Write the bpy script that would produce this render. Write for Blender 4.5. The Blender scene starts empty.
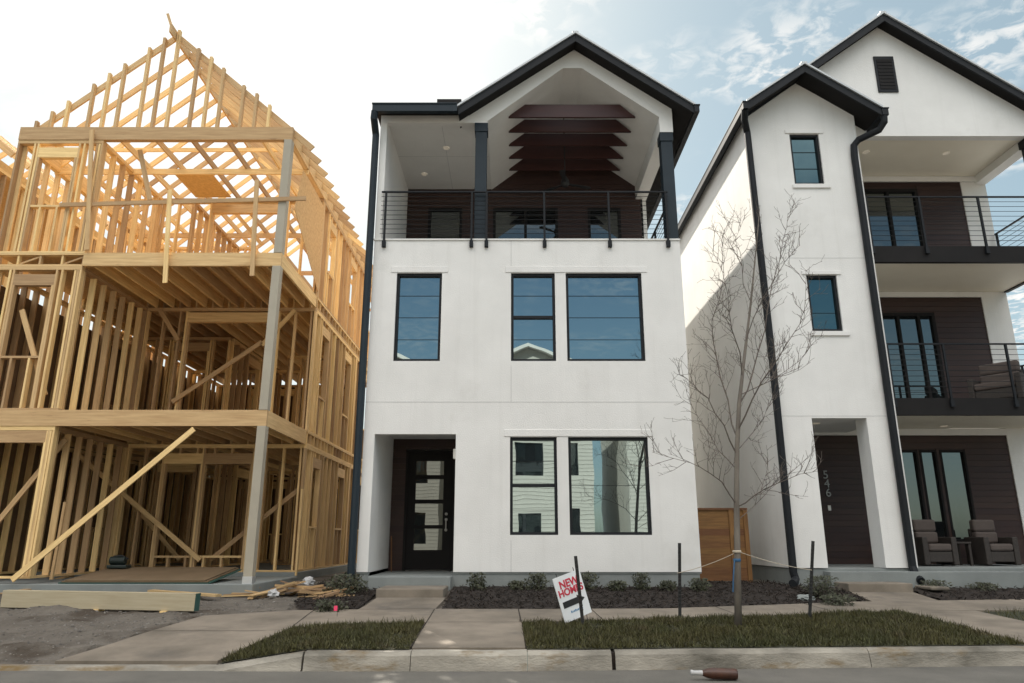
import bpy, bmesh, math, random
from mathutils import Vector, Matrix, noise
C = bpy.context
R = math.radians
random.seed(7)
# ------------------------------------------------------------------ camera, sky, sun, exposure
FPX, PITCH, CH = 720.0, R(15.41), 1.4          # focal length in pixels, upward tilt, eye height
sp, cp = math.sin(PITCH), math.cos(PITCH)
cam = bpy.data.objects.new('camera', bpy.data.cameras.new('camera'))
C.scene.collection.objects.link(cam)
cam.location = (0, 0, CH); cam.rotation_euler = (R(90) + PITCH, 0, 0)
cam.data.sensor_width = 36; cam.data.lens = FPX / 1024 * 36
cam.data.clip_start = .05; cam.data.clip_end = 5000
C.scene.camera = cam

SUN_EL, SUN_AZ = R(42.0), R(-25.0)             # azimuth from +Y towards +X
sd = Vector((math.cos(SUN_EL) * math.sin(SUN_AZ), math.cos(SUN_EL) * math.cos(SUN_AZ), math.sin(SUN_EL)))
sun = bpy.data.objects.new('sun', bpy.data.lights.new('sun', 'SUN'))
C.scene.collection.objects.link(sun)
sun.data.energy = 2.9; sun.data.angle = R(.5); sun.data.color = (1, .93, .82)
sun.location = sd * 60; sun.rotation_euler = sd.to_track_quat('Z', 'Y').to_euler()

w = bpy.data.worlds.new('World'); C.scene.world = w; w.use_nodes = True
nt = w.node_tree; nt.nodes.clear()
def N(t, **k):
    n = nt.nodes.new(t)
    for a, b in k.items(): setattr(n, a, b)
    return n
def L(a, b): nt.links.new(a, b)
def math_(op, a, b=None, c=None, clamp=False):
    n = N('ShaderNodeMath', operation=op, use_clamp=clamp)
    for i, v in enumerate((a, b, c)):
        if v is None: continue
        if isinstance(v, (int, float)): n.inputs[i].default_value = v
        else: L(v, n.inputs[i])
    return n.outputs[0]
def mixc(f, a, b, blend='MIX'):
    n = N('ShaderNodeMix', data_type='RGBA', blend_type=blend)
    for s, v in (('Factor', f), ('A', a), ('B', b)):
        i = [q for q in n.inputs if q.name == s and q.type == ('VALUE' if s == 'Factor' else 'RGBA')][0]
        if isinstance(v, (int, float)): i.default_value = v
        elif isinstance(v, tuple): i.default_value = (*v, 1)
        else: L(v, i)
    return [o for o in n.outputs if o.type == 'RGBA'][0]
def ramp(v, stops):
    n = N('ShaderNodeValToRGB'); L(v, n.inputs[0]); e = n.color_ramp.elements
    while len(e) < len(stops): e.new(.5)
    for q, (p, c) in zip(e, stops):
        q.position = p; q.color = (c, c, c, 1) if isinstance(c, (int, float)) else (*c, 1)
    return n.outputs[0]
sky = N('ShaderNodeTexSky', sky_type='NISHITA', sun_disc=False, sun_elevation=SUN_EL, sun_rotation=SUN_AZ,
        air_density=1.0, dust_density=1.3, ozone_density=1.0, altitude=100)
tc = N('ShaderNodeTexCoord'); sep = N('ShaderNodeSeparateXYZ'); L(tc.outputs['Generated'], sep.inputs[0])
zz = math_('MAXIMUM', sep.outputs[2], .04)
comb = N('ShaderNodeCombineXYZ')
L(math_('DIVIDE', sep.outputs[0], zz), comb.inputs[0]); L(math_('DIVIDE', sep.outputs[1], zz), comb.inputs[1])
def noise_tex(scale, detail, rough, vec, dist=0):
    n = N('ShaderNodeTexNoise'); n.inputs['Scale'].default_value = scale; n.inputs['Detail'].default_value = detail
    n.inputs['Roughness'].default_value = rough; n.inputs['Distortion'].default_value = dist; L(vec, n.inputs['Vector'])
    return n.outputs[0]
big = ramp(noise_tex(1.6, 3, .5, comb.outputs[0]), [(.43, 0.0), (.60, 1.0)])
puff = ramp(noise_tex(17.0, 7, .58, comb.outputs[0], .5), [(.46, 0.0), (.62, 1.0)])
front = ramp(math_('ADD', math_('MULTIPLY', sep.outputs[1], .5), .5), [(.5, .15), (.62, 1.0)])
cl = math_('MULTIPLY', math_('MULTIPLY', big, puff, clamp=True), front)
dotn = N('ShaderNodeVectorMath', operation='DOT_PRODUCT'); L(tc.outputs['Generated'], dotn.inputs[0]); dotn.inputs[1].default_value = sd
dt = math_('MAXIMUM', dotn.outputs['Value'], 0.0)
glow = math_('ADD', math_('MULTIPLY', math_('POWER', dt, 22.0), 6.5), math_('MULTIPLY', math_('POWER', dt, 6.0), .7))
base = mixc(1.0, mixc(math_('MULTIPLY', front, .38), sky.outputs[0], (4.6, 5.0, 5.0)), (.80, .90, .86), 'MULTIPLY')
cloudc = mixc(.9, base, (9.0, 8.9, 8.7))
col = mixc(cl, base, cloudc)
gl = N('ShaderNodeVectorMath', operation='SCALE'); gl.inputs[0].default_value = (1.0, .97, .9); L(glow, gl.inputs['Scale'])
add = N('ShaderNodeVectorMath', operation='ADD'); L(col, add.inputs[0]); L(gl.outputs[0], add.inputs[1])
sc3 = N('ShaderNodeSeparateXYZ'); L(add.outputs[0], sc3.inputs[0]); cap = N('ShaderNodeCombineXYZ')   # bright sky rolls off softly near the sun
for k, c_ in enumerate((7.6, 7.45, 7.1)):
    v_ = sc3.outputs[k]; L(math_('DIVIDE', v_, math_('POWER', math_('ADD', 1.0, math_('POWER', math_('DIVIDE', v_, c_), 2.6)), 1 / 2.6)), cap.inputs[k])
thin = ramp(noise_tex(7.0, 8, .62, comb.outputs[0], .6), [(.42, 0.0), (.60, .30)])
thin = math_('MULTIPLY', thin, ramp(math_('MULTIPLY', sep.outputs[0], -1.0), [(.30, 0.0), (.48, 1.0)]))
col = mixc(thin, cap.outputs[0], (4.4, 4.75, 4.9))
# bright cloud deck added out of frame, overhead and behind, to fill the shaded facades
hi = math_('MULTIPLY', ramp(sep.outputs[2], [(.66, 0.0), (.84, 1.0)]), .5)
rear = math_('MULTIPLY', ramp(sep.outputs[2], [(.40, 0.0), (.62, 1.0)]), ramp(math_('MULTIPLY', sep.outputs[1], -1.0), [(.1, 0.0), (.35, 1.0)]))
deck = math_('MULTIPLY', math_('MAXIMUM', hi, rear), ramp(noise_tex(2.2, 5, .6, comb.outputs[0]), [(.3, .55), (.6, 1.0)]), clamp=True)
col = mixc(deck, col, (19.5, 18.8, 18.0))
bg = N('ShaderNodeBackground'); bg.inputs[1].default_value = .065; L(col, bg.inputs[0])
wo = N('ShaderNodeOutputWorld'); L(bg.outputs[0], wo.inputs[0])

vs = C.scene.view_settings
vs.view_transform = 'Standard'; vs.look = 'None'; vs.gamma = 1; vs.use_curve_mapping = False
vs.exposure = 1.4

# ------------------------------------------------------------------ measuring: pixel of the photo at a known distance
def kz(py):
    v = (341.5 - py) / FPX
    return (sp + v * cp) / (cp - v * sp)
def ZP(py, Y): return CH + Y * kz(py)
def XP(px, py, Y):
    v = (341.5 - py) / FPX
    return (px - 512) / FPX * Y / (cp - v * sp)
def at(px, py, Y): return Vector((XP(px, py, Y), Y, ZP(py, Y)))
def lerp(t, pts):
    if t <= pts[0][0]: return pts[0][1]
    for (a, va), (b, vb) in zip(pts, pts[1:]):
        if t <= b: return va + (vb - va) * (t - a) / (b - a)
    return pts[-1][1]
def kerbY(X): return 8.58 + .06 * max(0, X)
def zg(X, Y):
    d = Y - kerbY(X)
    lowf = min(1, max(0, (-2.3 - X) / 1.0))         # the kerb drops for the site entrance on the left
    hi = lerp(d, [(0, .2), (2.9, .30), (4.2, .36), (5.9, .52), (7, .55)])
    lo = lerp(d, [(0, .045), (1.6, .2), (2.9, .29), (5.3, .42), (7, .55)])
    return hi * (1 - lowf) + lo * lowf
def G(px, py):
    z = .3
    for _ in range(30):
        Y = (CH - z) / -kz(py); X = XP(px, py, Y); z = .5 * z + .5 * zg(X, Y)
    return (X, Y)

# ------------------------------------------------------------------ mesh builder
class MB:
    def __init__(s): s.v = []; s.f = []; s.uv = []; s.mi = []; s.m = 0
    def face(s, idx, uv=None):
        s.f.append(tuple(idx)); s.mi.append(s.m)
        s.uv.append(uv or [(s.v[i][0] + s.v[i][1], s.v[i][2]) for i in idx])
    def hexa(s, p, la=0):                 # p: 8 corners 000,100,110,010 (bottom) then top; la: long axis
        o = len(s.v); s.v += [tuple(q) for q in p]
        e = [(Vector(p[1]) - Vector(p[0])).length, (Vector(p[3]) - Vector(p[0])).length, (Vector(p[4]) - Vector(p[0])).length]
        cc = [(0,0,0),(1,0,0),(1,1,0),(0,1,0),(0,0,1),(1,0,1),(1,1,1),(0,1,1)]
        ru, rv = random.uniform(0, 40), random.uniform(0, 40)
        la = e.index(max(e)); oth = [k for k in range(3) if k != la]
        for q in ((0,3,2,1),(4,5,6,7),(0,1,5,4),(1,2,6,5),(2,3,7,6),(3,0,4,7)):
            s.f.append(tuple(o + i for i in q)); s.mi.append(s.m)
            s.uv.append([(ru + cc[i][la] * e[la], rv + cc[i][oth[0]] * e[oth[0]] + cc[i][oth[1]] * e[oth[1]]) for i in q])
        return s
    def box(s, x0, x1, y0, y1, z0, z1):
        x0, x1 = min(x0, x1), max(x0, x1); y0, y1 = min(y0, y1), max(y0, y1); z0, z1 = min(z0, z1), max(z0, z1)
        return s.hexa([(x0,y0,z0),(x1,y0,z0),(x1,y1,z0),(x0,y1,z0),(x0,y0,z1),(x1,y0,z1),(x1,y1,z1),(x0,y1,z1)])
    def beam(s, a, b, wd, ht, up=(0, 0, 1)):
        a, b, up = Vector(a), Vector(b), Vector(up)
        d = (b - a).normalized()
        if abs(d.dot(up)) > .99: up = Vector((0, 1, 0))
        sx = d.cross(up).normalized() * wd / 2; uy = sx.cross(d).normalized() * ht / 2
        return s.hexa([a - sx - uy, b - sx - uy, b + sx - uy, a + sx - uy, a - sx + uy, b - sx + uy, b + sx + uy, a + sx + uy])
    def prism(s, poly, d0, d1, ax='y'):   # polygon in the two other axes, extruded along ax
        n = len(poly); o = len(s.v)
        mk = {'y': lambda p, d: (p[0], d, p[1]), 'x': lambda p, d: (d, p[0], p[1]), 'z': lambda p, d: (p[0], p[1], d)}[ax]
        s.v += [mk(p, d0) for p in poly] + [mk(p, d1) for p in poly]
        s.face(range(o, o + n)); s.face(range(o + 2 * n - 1, o + n - 1, -1))
        for i in range(n):
            j = (i + 1) % n; s.face((o + j, o + i, o + n + i, o + n + j))
        return s
    def poly(s, pts):
        o = len(s.v); s.v += [tuple(p) for p in pts]; s.face(range(o, o + len(pts))); return s
    def wall(s, u0, u1, z0, z1, t0, t1, holes=(), ax='x'):   # slab with rectangular holes; ax is its long direction
        us = sorted({u0, u1, *[h[0] for h in holes], *[h[1] for h in holes]}); us = [u for u in us if u0 <= u <= u1]
        zs = sorted({z0, z1, *[h[2] for h in holes], *[h[3] for h in holes]}); zs = [z for z in zs if z0 <= z <= z1]
        def solid(i, j):
            if i < 0 or j < 0 or i >= len(us) - 1 or j >= len(zs) - 1: return False
            cu, cz = (us[i] + us[i+1]) / 2, (zs[j] + zs[j+1]) / 2
            return not any(h[0] < cu < h[1] and h[2] < cz < h[3] for h in holes)
        P = (lambda u, t, z: (u, t, z)) if ax == 'x' else (lambda u, t, z: (t, u, z))
        for i in range(len(us) - 1):
            for j in range(len(zs) - 1):
                if not solid(i, j): continue
                a, b, c, d = us[i], us[i+1], zs[j], zs[j+1]
                s.poly([P(a,t0,c), P(b,t0,c), P(b,t0,d), P(a,t0,d)]); s.poly([P(a,t1,d), P(b,t1,d), P(b,t1,c), P(a,t1,c)])
                if not solid(i-1, j): s.poly([P(a,t1,c), P(a,t0,c), P(a,t0,d), P(a,t1,d)])
                if not solid(i+1, j): s.poly([P(b,t0,c), P(b,t1,c), P(b,t1,d), P(b,t0,d)])
                if not solid(i, j-1): s.poly([P(a,t1,c), P(b,t1,c), P(b,t0,c), P(a,t0,c)])
                if not solid(i, j+1): s.poly([P(a,t0,d), P(b,t0,d), P(b,t1,d), P(a,t1,d)])
        return s
    def tube(s, pts, rad, n=8, cap=True):
        pts = [Vector(p) for p in pts]
        if isinstance(rad, (int, float)): rad = [rad] * len(pts)
        o = len(s.v); prev = None
        for i, p in enumerate(pts):
            d = (pts[min(i+1, len(pts)-1)] - pts[max(i-1, 0)]).normalized()
            if prev is None: a = d.orthogonal().normalized()
            else: a = (prev - d * prev.dot(d)); a = a.normalized() if a.length > 1e-6 else d.orthogonal().normalized()
            prev = a; b = d.cross(a)
            for k in range(n):
                t = 2 * math.pi * k / n; s.v.append(tuple(p + (a * math.cos(t) + b * math.sin(t)) * rad[i]))
        for i in range(len(pts) - 1):
            for k in range(n):
                k2 = (k + 1) % n; s.face((o+i*n+k, o+i*n+k2, o+(i+1)*n+k2, o+(i+1)*n+k))
        if cap:
            s.face([o + k for k in range(n)][::-1]); s.face([o + (len(pts)-1)*n + k for k in range(n)])
        return s
    def lathe(s, prof, c, n=16, M=None):
        o = len(s.v)
        for r, z in prof:
            for k in range(n):
                t = 2 * math.pi * k / n; p = Vector((r * math.cos(t), r * math.sin(t), z))
                if M: p = M @ p
                s.v.append(tuple(p + Vector(c)))
        for i in range(len(prof) - 1):
            for k in range(n):
                k2 = (k+1) % n; s.face((o+i*n+k, o+i*n+k2, o+(i+1)*n+k2, o+(i+1)*n+k))
        return s
    def rot(s, ang, c, axis='Z', start=0):
        M = Matrix.Translation(c) @ Matrix.Rotation(ang, 4, axis) @ Matrix.Translation(-Vector(c))
        s.v = s.v[:start] + [tuple(M @ Vector(p)) for p in s.v[start:]]; return s
    def build(s, name, mats, parent=None, loc=None, bevel=0, smooth=False):
        if not isinstance(mats, (list, tuple)): mats = [mats]
        off = Vector((0, 0, 0))
        if parent is not None:
            r = parent
            while r is not None: off += r.location; r = r.parent
        elif loc is not None: off = Vector(loc)
        me = bpy.data.meshes.new(name)
        me.from_pydata([tuple(Vector(p) - off) for p in s.v], [], s.f)
        ul = me.uv_layers.new(name='UVMap')
        flat = [c for fu in s.uv for q in fu for c in q]
        ul.data.foreach_set('uv', flat)
        me.polygons.foreach_set('material_index', s.mi)
        if smooth: me.polygons.foreach_set('use_smooth', [True] * len(s.f))
        for m in mats: me.materials.append(m)
        me.update()
        o = bpy.data.objects.new(name, me); C.scene.collection.objects.link(o)
        if parent is not None: o.parent = parent
        else: o.location = off
        if bevel:
            b = o.modifiers.new('bevel', 'BEVEL'); b.width = bevel; b.segments = 2; b.limit_method = 'ANGLE'
        return o
    def each(s, name, mats, parent=None, bevel=0):
        par = list(range(len(s.v)))
        def fd(i):
            while par[i] != i: par[i] = par[par[i]]; i = par[i]
            return i
        for f in s.f:
            for i in f[1:]: par[fd(i)] = fd(f[0])
        comp = {}
        for k, f in enumerate(s.f): comp.setdefault(fd(f[0]), []).append(k)
        out = []
        for fs in comp.values():
            q = MB(); mp = {}
            for k in fs:
                for i in s.f[k]:
                    if i not in mp: mp[i] = len(q.v); q.v.append(s.v[i])
                q.f.append(tuple(mp[i] for i in s.f[k])); q.uv.append(s.uv[k]); q.mi.append(s.mi[k])
            out.append(q.build(name, mats, parent, bevel=bevel))
        return out
def thing(name, label, cat, loc, group=None):
    o = bpy.data.objects.new(name, None); C.scene.collection.objects.link(o)
    o.empty_display_size = .2; o.location = loc; return tag(o, label, cat, group)
def tag(o, label, cat, group=None):
    o['label'] = label; o['category'] = cat
    if group: o['group'] = group
    return o
def struct(o): o['kind'] = 'structure'; return o
def stuff(o, label=None, cat=None):
    o['kind'] = 'stuff'
    if label: o['label'] = label
    if cat: o['category'] = cat
    return o
def copy_tree(o, parent=None):
    c = o.copy(); C.scene.collection.objects.link(c); c.parent = parent
    for ch in list(o.children): copy_tree(ch, c)
    return c
def text(s, size, M, mat, name, parent, depth=.002, bold=0):
    cu = bpy.data.curves.new('lettering', 'FONT'); cu.body = s; cu.size = size; cu.extrude = depth
    cu.offset = bold * size; cu.align_x = 'CENTER'; cu.align_y = 'CENTER'; cu.space_line = .85
    t = bpy.data.objects.new('lettering', cu); C.scene.collection.objects.link(t)
    C.view_layer.update()
    me = bpy.data.meshes.new_from_object(t.evaluated_get(C.evaluated_depsgraph_get()))
    bpy.data.objects.remove(t); me.materials.clear(); me.materials.append(mat); me.transform(M)
    off = Vector((0, 0, 0)); r = parent
    while r is not None: off += r.location; r = r.parent
    me.transform(Matrix.Translation(-off))
    o = bpy.data.objects.new(name, me); C.scene.collection.objects.link(o); o.parent = parent
    return o

# ------------------------------------------------------------------ materials
def mat(name, c1, c2=None, rough=.7, nscale=3.0, detail=6, bump=0, bscale=60, metal=0, spec=.5, coord='Object',
        stretch=(1, 1, 1), isl=0, c3=None, c3r=(.58, .7), c3s=1.2):
    global nt
    m = bpy.data.materials.new(name); m.use_nodes = True; nt = m.node_tree
    p = nt.nodes['Principled BSDF']
    p.inputs['Roughness'].default_value = rough; p.inputs['Metallic'].default_value = metal
    p.inputs['Specular IOR Level'].default_value = spec
    t = N('ShaderNodeTexCoord'); mp = N('ShaderNodeMapping'); mp.inputs['Scale'].default_value = stretch
    L(t.outputs[coord], mp.inputs[0]); vec = mp.outputs[0]
    c = c1
    if c2: c = mixc(ramp(noise_tex(nscale, detail, .6, vec), [(.3, 0.0), (.7, 1.0)]), c1, c2)
    if c3: c = mixc(ramp(noise_tex(c3s, 5, .65, vec), [(c3r[0], 0.0), (c3r[1], 1.0)]), c, c3)
    if isl:
        g = N('ShaderNodeNewGeometry'); oi = N('ShaderNodeObjectInfo')
        rnd = math_('FRACT', math_('ADD', g.outputs['Random Per Island'], oi.outputs['Random']))
        hs = N('ShaderNodeHueSaturation'); L(math_('ADD', math_('MULTIPLY', rnd, isl), 1 - isl / 2), hs.inputs['Value'])
        L(math_('ADD', math_('MULTIPLY', rnd, .02), .49), hs.inputs['Hue'])
        if isinstance(c, tuple): hs.inputs['Color'].default_value = (*c, 1)
        else: L(c, hs.inputs['Color'])
        c = hs.outputs[0]
    if isinstance(c, tuple): p.inputs['Base Color'].default_value = (*c, 1)
    else: L(c, p.inputs['Base Color'])
    if bump:
        b = N('ShaderNodeBump'); b.inputs['Strength'].default_value = bump; b.inputs['Distance'].default_value = .02
        L(noise_tex(bscale, 4, .6, vec), b.inputs['Height']); L(b.outputs[0], p.inputs['Normal'])
    return m
M_stucco = mat('white stucco', (.81, .80, .775), (.72, .71, .685), .88, .9, 10, bump=.26, bscale=42, c3=(.62, .605, .57), c3r=(.58, .85), c3s=.55)
def streaks(m, amt):
    global nt
    nt = m.node_tree; p = nt.nodes['Principled BSDF']; src = p.inputs['Base Color'].links[0].from_socket
    t = N('ShaderNodeTexCoord'); mp = N('ShaderNodeMapping'); mp.inputs['Scale'].default_value = (3.2, 3.2, .16); L(t.outputs['Object'], mp.inputs[0])
    f = ramp(noise_tex(1.6, 7, .62, mp.outputs[0]), [(.52, 0.0), (.72, amt)])
    L(mixc(f, src, (.50, .485, .45)), p.inputs['Base Color'])
streaks(M_stucco, .14)
M_joint = mat('stucco joint', (.55, .545, .53), rough=.9)
M_ceil = mat('cream soffit paint', (.88, .82, .69), (.85, .79, .66), .6, 2)
M_bounce = mat('pale bounce sheet', (.52, .5, .46), (.45, .43, .4), .6, 3)  # for unseen sheets added on the decks to brighten the ceilings
M_trim = mat('white trim paint', (.78, .77, .74), (.72, .71, .68), .6, 2)
M_char = mat('charcoal metal', (.013, .0145, .017), (.018, .02, .023), .55, 2.0, spec=.18)
M_pipe = mat('dark blue grey metal', (.015, .024, .032), (.02, .031, .04), .5, 2.0, spec=.25)
M_soff = mat('charcoal soffit', (.013, .012, .012), (.018, .0165, .016), .65, 2.0, spec=.15)
M_clad = mat('dark brown cladding', (.040, .0155, .011), (.027, .011, .008), .55, 2, stretch=(1, 1, 6), isl=.35)
M_tie = mat('dark red brown stained timber', (.06, .02, .015), (.04, .014, .011), .5, 3, stretch=(.4, 3, 3), isl=.2)
M_found = mat('foundation concrete', (.25, .27, .26), (.19, .205, .20), .85, 1.3, bump=.3, bscale=40)
M_conc = mat('sidewalk concrete', (.262, .222, .176), (.132, .112, .087), .9, 1.4, 10, bump=.25, bscale=50, c3=(.10, .09, .078), c3r=(.55, .75), c3s=.8)
M_kerb = mat('stained kerb concrete', (.40, .37, .315), (.085, .078, .062), .9, 1.7, 12, bump=.6, bscale=30, c3=(.16, .108, .045), c3r=(.55, .68), c3s=2.0, stretch=(.6, 1, 1.6))
M_asph = mat('street concrete', (.20, .19, .172), (.15, .143, .13), .9, 1.5, 8, bump=.5, bscale=120)
M_gutter = mat('gutter concrete', (.15, .14, .122), (.10, .095, .082), .9, 1.4, 8, bump=.3, bscale=50, c3=(.09, .085, .08), c3r=(.55, .75), c3s=1.1)
M_dirt = mat('gravelly dirt', (.15, .132, .11), (.09, .078, .065), .95, 2.2, 10, bump=.9, bscale=35, c3=(.055, .042, .03), c3r=(.50, .62), c3s=.7)
M_scrap = mat('weathered offcuts', (.46, .31, .16), (.30, .19, .09), .8, 1.0, 7, coord='UV', stretch=(1.4, 22, 1), isl=.8)
M_stone = mat('gravel stone', (.19, .175, .155), (.11, .1, .09), .9, 30, isl=.8)
M_mulch = mat('dark mulch', (.036, .025, .018), (.014, .011, .009), .95, 14, bump=.8, bscale=40, isl=.6)
M_soil = mat('turf soil', (.035, .038, .014), (.022, .02, .01), .95, 5)
M_grass = mat('grass blades', (.042, .046, .011), (.068, .058, .016), .7, 1.3, isl=.9, c3=(.075, .058, .026), c3r=(.56, .7), c3s=2.2)
M_leaf = mat('shrub leaves', (.03, .036, .016), (.05, .05, .024), .6, 4, isl=.8)
M_lum = mat('pine lumber', (.75, .525, .26), (.53, .335, .15), .72, 1.0, 7, coord='UV', stretch=(1.4, 22, 1), isl=.8, bump=.12, bscale=4,
            c3=(.28, .15, .055), c3r=(.62, .74), c3s=1.3)
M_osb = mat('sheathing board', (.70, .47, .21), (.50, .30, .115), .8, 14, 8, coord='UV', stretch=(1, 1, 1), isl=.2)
M_dsh = mat('shade toned dark sheathing', (.17, .105, .055), (.11, .068, .036), .9, 3)  # interior shade of the frame put into the sheathing colour
M_lvl = mat('laminated beam', (.46, .40, .28), (.38, .32, .21), .7, 2, coord='UV', stretch=(1, 14, 1))
M_wrap = mat('grey primed post', (.42, .38, .30), (.36, .325, .255), .7, 1.5)
M_plate = mat('galvanised plate', (.65, .67, .68), rough=.4, metal=.7)
M_cedar = mat('cedar boards', (.25, .118, .04), (.14, .063, .022), .7, 1.5, 7, coord='UV', stretch=(1.4, 20, 1), isl=.4, c3=(.12, .055, .02), c3r=(.6, .75), c3s=1.4)
M_ply = mat('plywood sheet', (.19, .13, .075), (.14, .095, .05), .8, 2)
M_green = mat('green painted edge', (.03, .09, .075), rough=.6)
M_bark = mat('pale young bark', (.20, .175, .145), (.11, .095, .08), .85, 9, stretch=(1, 1, .4))
M_twig = mat('grey brown twigs', (.15, .122, .102), (.09, .072, .06), .8, 5)
M_steel = mat('dark steel', (.02, .02, .02), rough=.55, spec=.4)
M_rope = mat('pale rope', (.55, .48, .38), rough=.9)
M_blue = mat('blue strap', (.03, .10, .20), rough=.6)
M_sign = mat('white sign sheet', (.78, .80, .81), rough=.45)
M_red = mat('red lettering', (.55, .03, .06), rough=.5)
M_black = mat('black print', (.015, .015, .015), rough=.6)
M_bluep = mat('blue print', (.10, .25, .42), rough=.6)
M_wicker = mat('dark wicker', (.045, .036, .03), (.025, .02, .018), .7, 40, bump=.5, bscale=60)
M_cush = mat('taupe cushion', (.10, .08, .07), (.08, .063, .057), .9, 3)
M_lens = mat('lit lamp lens', (.72, .68, .6), rough=.4)
M_lens.node_tree.nodes['Principled BSDF'].inputs['Emission Color'].default_value = (1, .82, .6, 1)
M_lens.node_tree.nodes['Principled BSDF'].inputs['Emission Strength'].default_value = .05
M_lamp = mat('warm white porcelain', (.8, .78, .72), rough=.4)
M_pink = mat('pink flag', (.85, .06, .16), rough=.6)
M_brown = mat('brown glass', (.075, .026, .013), (.04, .016, .01), .35, 12)
M_brick = mat('brick wall', (.16, .10, .075), (.09, .055, .045), .9, 9, bump=.6, bscale=20)
M_roof = mat('standing seam metal', (.52, .54, .55), (.44, .46, .47), .45, 2, metal=.2)
M_film = mat('white plastic film', (.45, .45, .45), rough=.35)
M_num = mat('brushed numerals', (.30, .29, .27), rough=.4, metal=.4)
M_tool = mat('dark green plastic', (.012, .022, .02), rough=.5)
M_siding = mat('white lap siding', (.62, .60, .545), (.56, .54, .49), .8, 1)

def glass_mat(name, dark, tint, f0):
    global nt
    m = bpy.data.materials.new(name); m.use_nodes = True; nt = m.node_tree; nt.nodes.clear()
    d = N('ShaderNodeBsdfDiffuse'); d.inputs[0].default_value = (*dark, 1)
    g = N('ShaderNodeBsdfGlossy'); g.inputs['Color'].default_value = (*tint, 1); g.inputs['Roughness'].default_value = .012
    t = N('ShaderNodeTexCoord'); b = N('ShaderNodeBump'); b.inputs['Strength'].default_value = .05; b.inputs['Distance'].default_value = .02
    L(noise_tex(1.6, 1, .5, t.outputs['Object']), b.inputs['Height']); L(b.outputs[0], g.inputs['Normal'])
    lw = N('ShaderNodeLayerWeight'); lw.inputs[0].default_value = .25
    mx = N('ShaderNodeMixShader'); L(math_('ADD', math_('MULTIPLY', lw.outputs['Fresnel'], 1.0), f0, clamp=True), mx.inputs[0])
    L(d.outputs[0], mx.inputs[1]); L(g.outputs[0], mx.inputs[2])
    o = N('ShaderNodeOutputMaterial'); L(mx.outputs[0], o.inputs[0]); return m
M_glass = glass_mat('window glass', (.012, .016, .018), (.78, .95, .98), .36)
M_tglass = glass_mat('tinted window glass', (.006, .014, .016), (.55, .85, .9), .16)
M_dglass = glass_mat('door glass', (.012, .014, .015), (.85, .92, .90), .14)

M_steel_dark = mat('dirt filled crack', (.03, .027, .023), rough=.95)
# ------------------------------------------------------------------ ground
def clip(poly, ax, val, keep_less):
    out = []
    for i in range(len(poly)):
        a, b = poly[i], poly[(i+1) % len(poly)]
        ia = (a[ax] <= val) if keep_less else (a[ax] >= val); ib = (b[ax] <= val) if keep_less else (b[ax] >= val)
        if ia: out.append(a)
        if ia != ib:
            t = (val - a[ax]) / (b[ax] - a[ax]); out.append((a[0] + t*(b[0]-a[0]), a[1] + t*(b[1]-a[1])))
    return out
def drape(mb, poly, dz, step=.5, skirt=0):
    xs = [p[0] for p in poly]; ys = [p[1] for p in poly]
    x = math.floor(min(xs) / step) * step
    while x < max(xs):
        px = clip(clip(poly, 0, x, False), 0, x + step, True)
        if len(px) > 2:
            y = math.floor(min(ys) / step) * step
            while y < max(ys):
                q = clip(clip(px, 1, y, False), 1, y + step, True)
                if len(q) > 2: mb.poly([(a, b, zg(a, b) + dz) for a, b in q])
                y += step
        x += step
    if skirt:
        n = len(poly)
        for i in range(n):
            a, b = poly[i], poly[(i+1) % n]; k = max(1, int(math.hypot(b[0]-a[0], b[1]-a[1]) / .25))
            for j in range(k):
                p = (a[0]+(b[0]-a[0])*j/k, a[1]+(b[1]-a[1])*j/k); q = (a[0]+(b[0]-a[0])*(j+1)/k, a[1]+(b[1]-a[1])*(j+1)/k)
                mb.poly([(p[0], p[1], zg(*p)+dz-skirt), (q[0], q[1], zg(*q)+dz-skirt), (q[0], q[1], zg(*q)+dz), (p[0], p[1], zg(*p)+dz)])
def inside(p, poly):
    r = False; x, y = p
    for i in range(len(poly)):
        (x1, y1), (x2, y2) = poly[i], poly[i-1]
        if (y1 > y) != (y2 > y) and x < (x2-x1)*(y-y1)/(y2-y1)+x1: r = not r
    return r
def pts_in(poly, n, rng=random):
    xs = [p[0] for p in poly]; ys = [p[1] for p in poly]; out = []
    while len(out) < n:
        p = (rng.uniform(min(xs), max(xs)), rng.uniform(min(ys), max(ys)))
        if inside(p, poly): out.append(p)
    return out

# one sheet of earth out to the horizon
m = MB()
xs = [-900, -200, -60, -30] + [-20 + .5 * i for i in range(81)] + [30, 60, 200, 900]
ds = [0, .8, 1.6, 2.2, 2.9, 3.5, 4.2, 5.0, 5.9, 7, 9, 14, 30, 80, 300, 1500]
grid = [[(x, kerbY(min(x, 20)) + d + .12, zg(min(max(x, -20), 20), kerbY(min(x, 20)) + d) - .012) for d in ds] for x in xs]
idx = {}
for i, c in enumerate(grid):
    for j, p in enumerate(c): idx[i, j] = len(m.v); m.v.append(p)
for i in range(len(xs)-1):
    for j in range(len(ds)-1): m.face((idx[i,j], idx[i+1,j], idx[i+1,j+1], idx[i,j+1]))
o = len(m.v); m.v += [(-900, -1500, -.35), (900, -1500, -.35), (900, 9.9, -.35), (-900, 9.9, -.35)]; m.face((o, o+1, o+2, o+3))
struct(m.build('ground', M_dirt))
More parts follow.
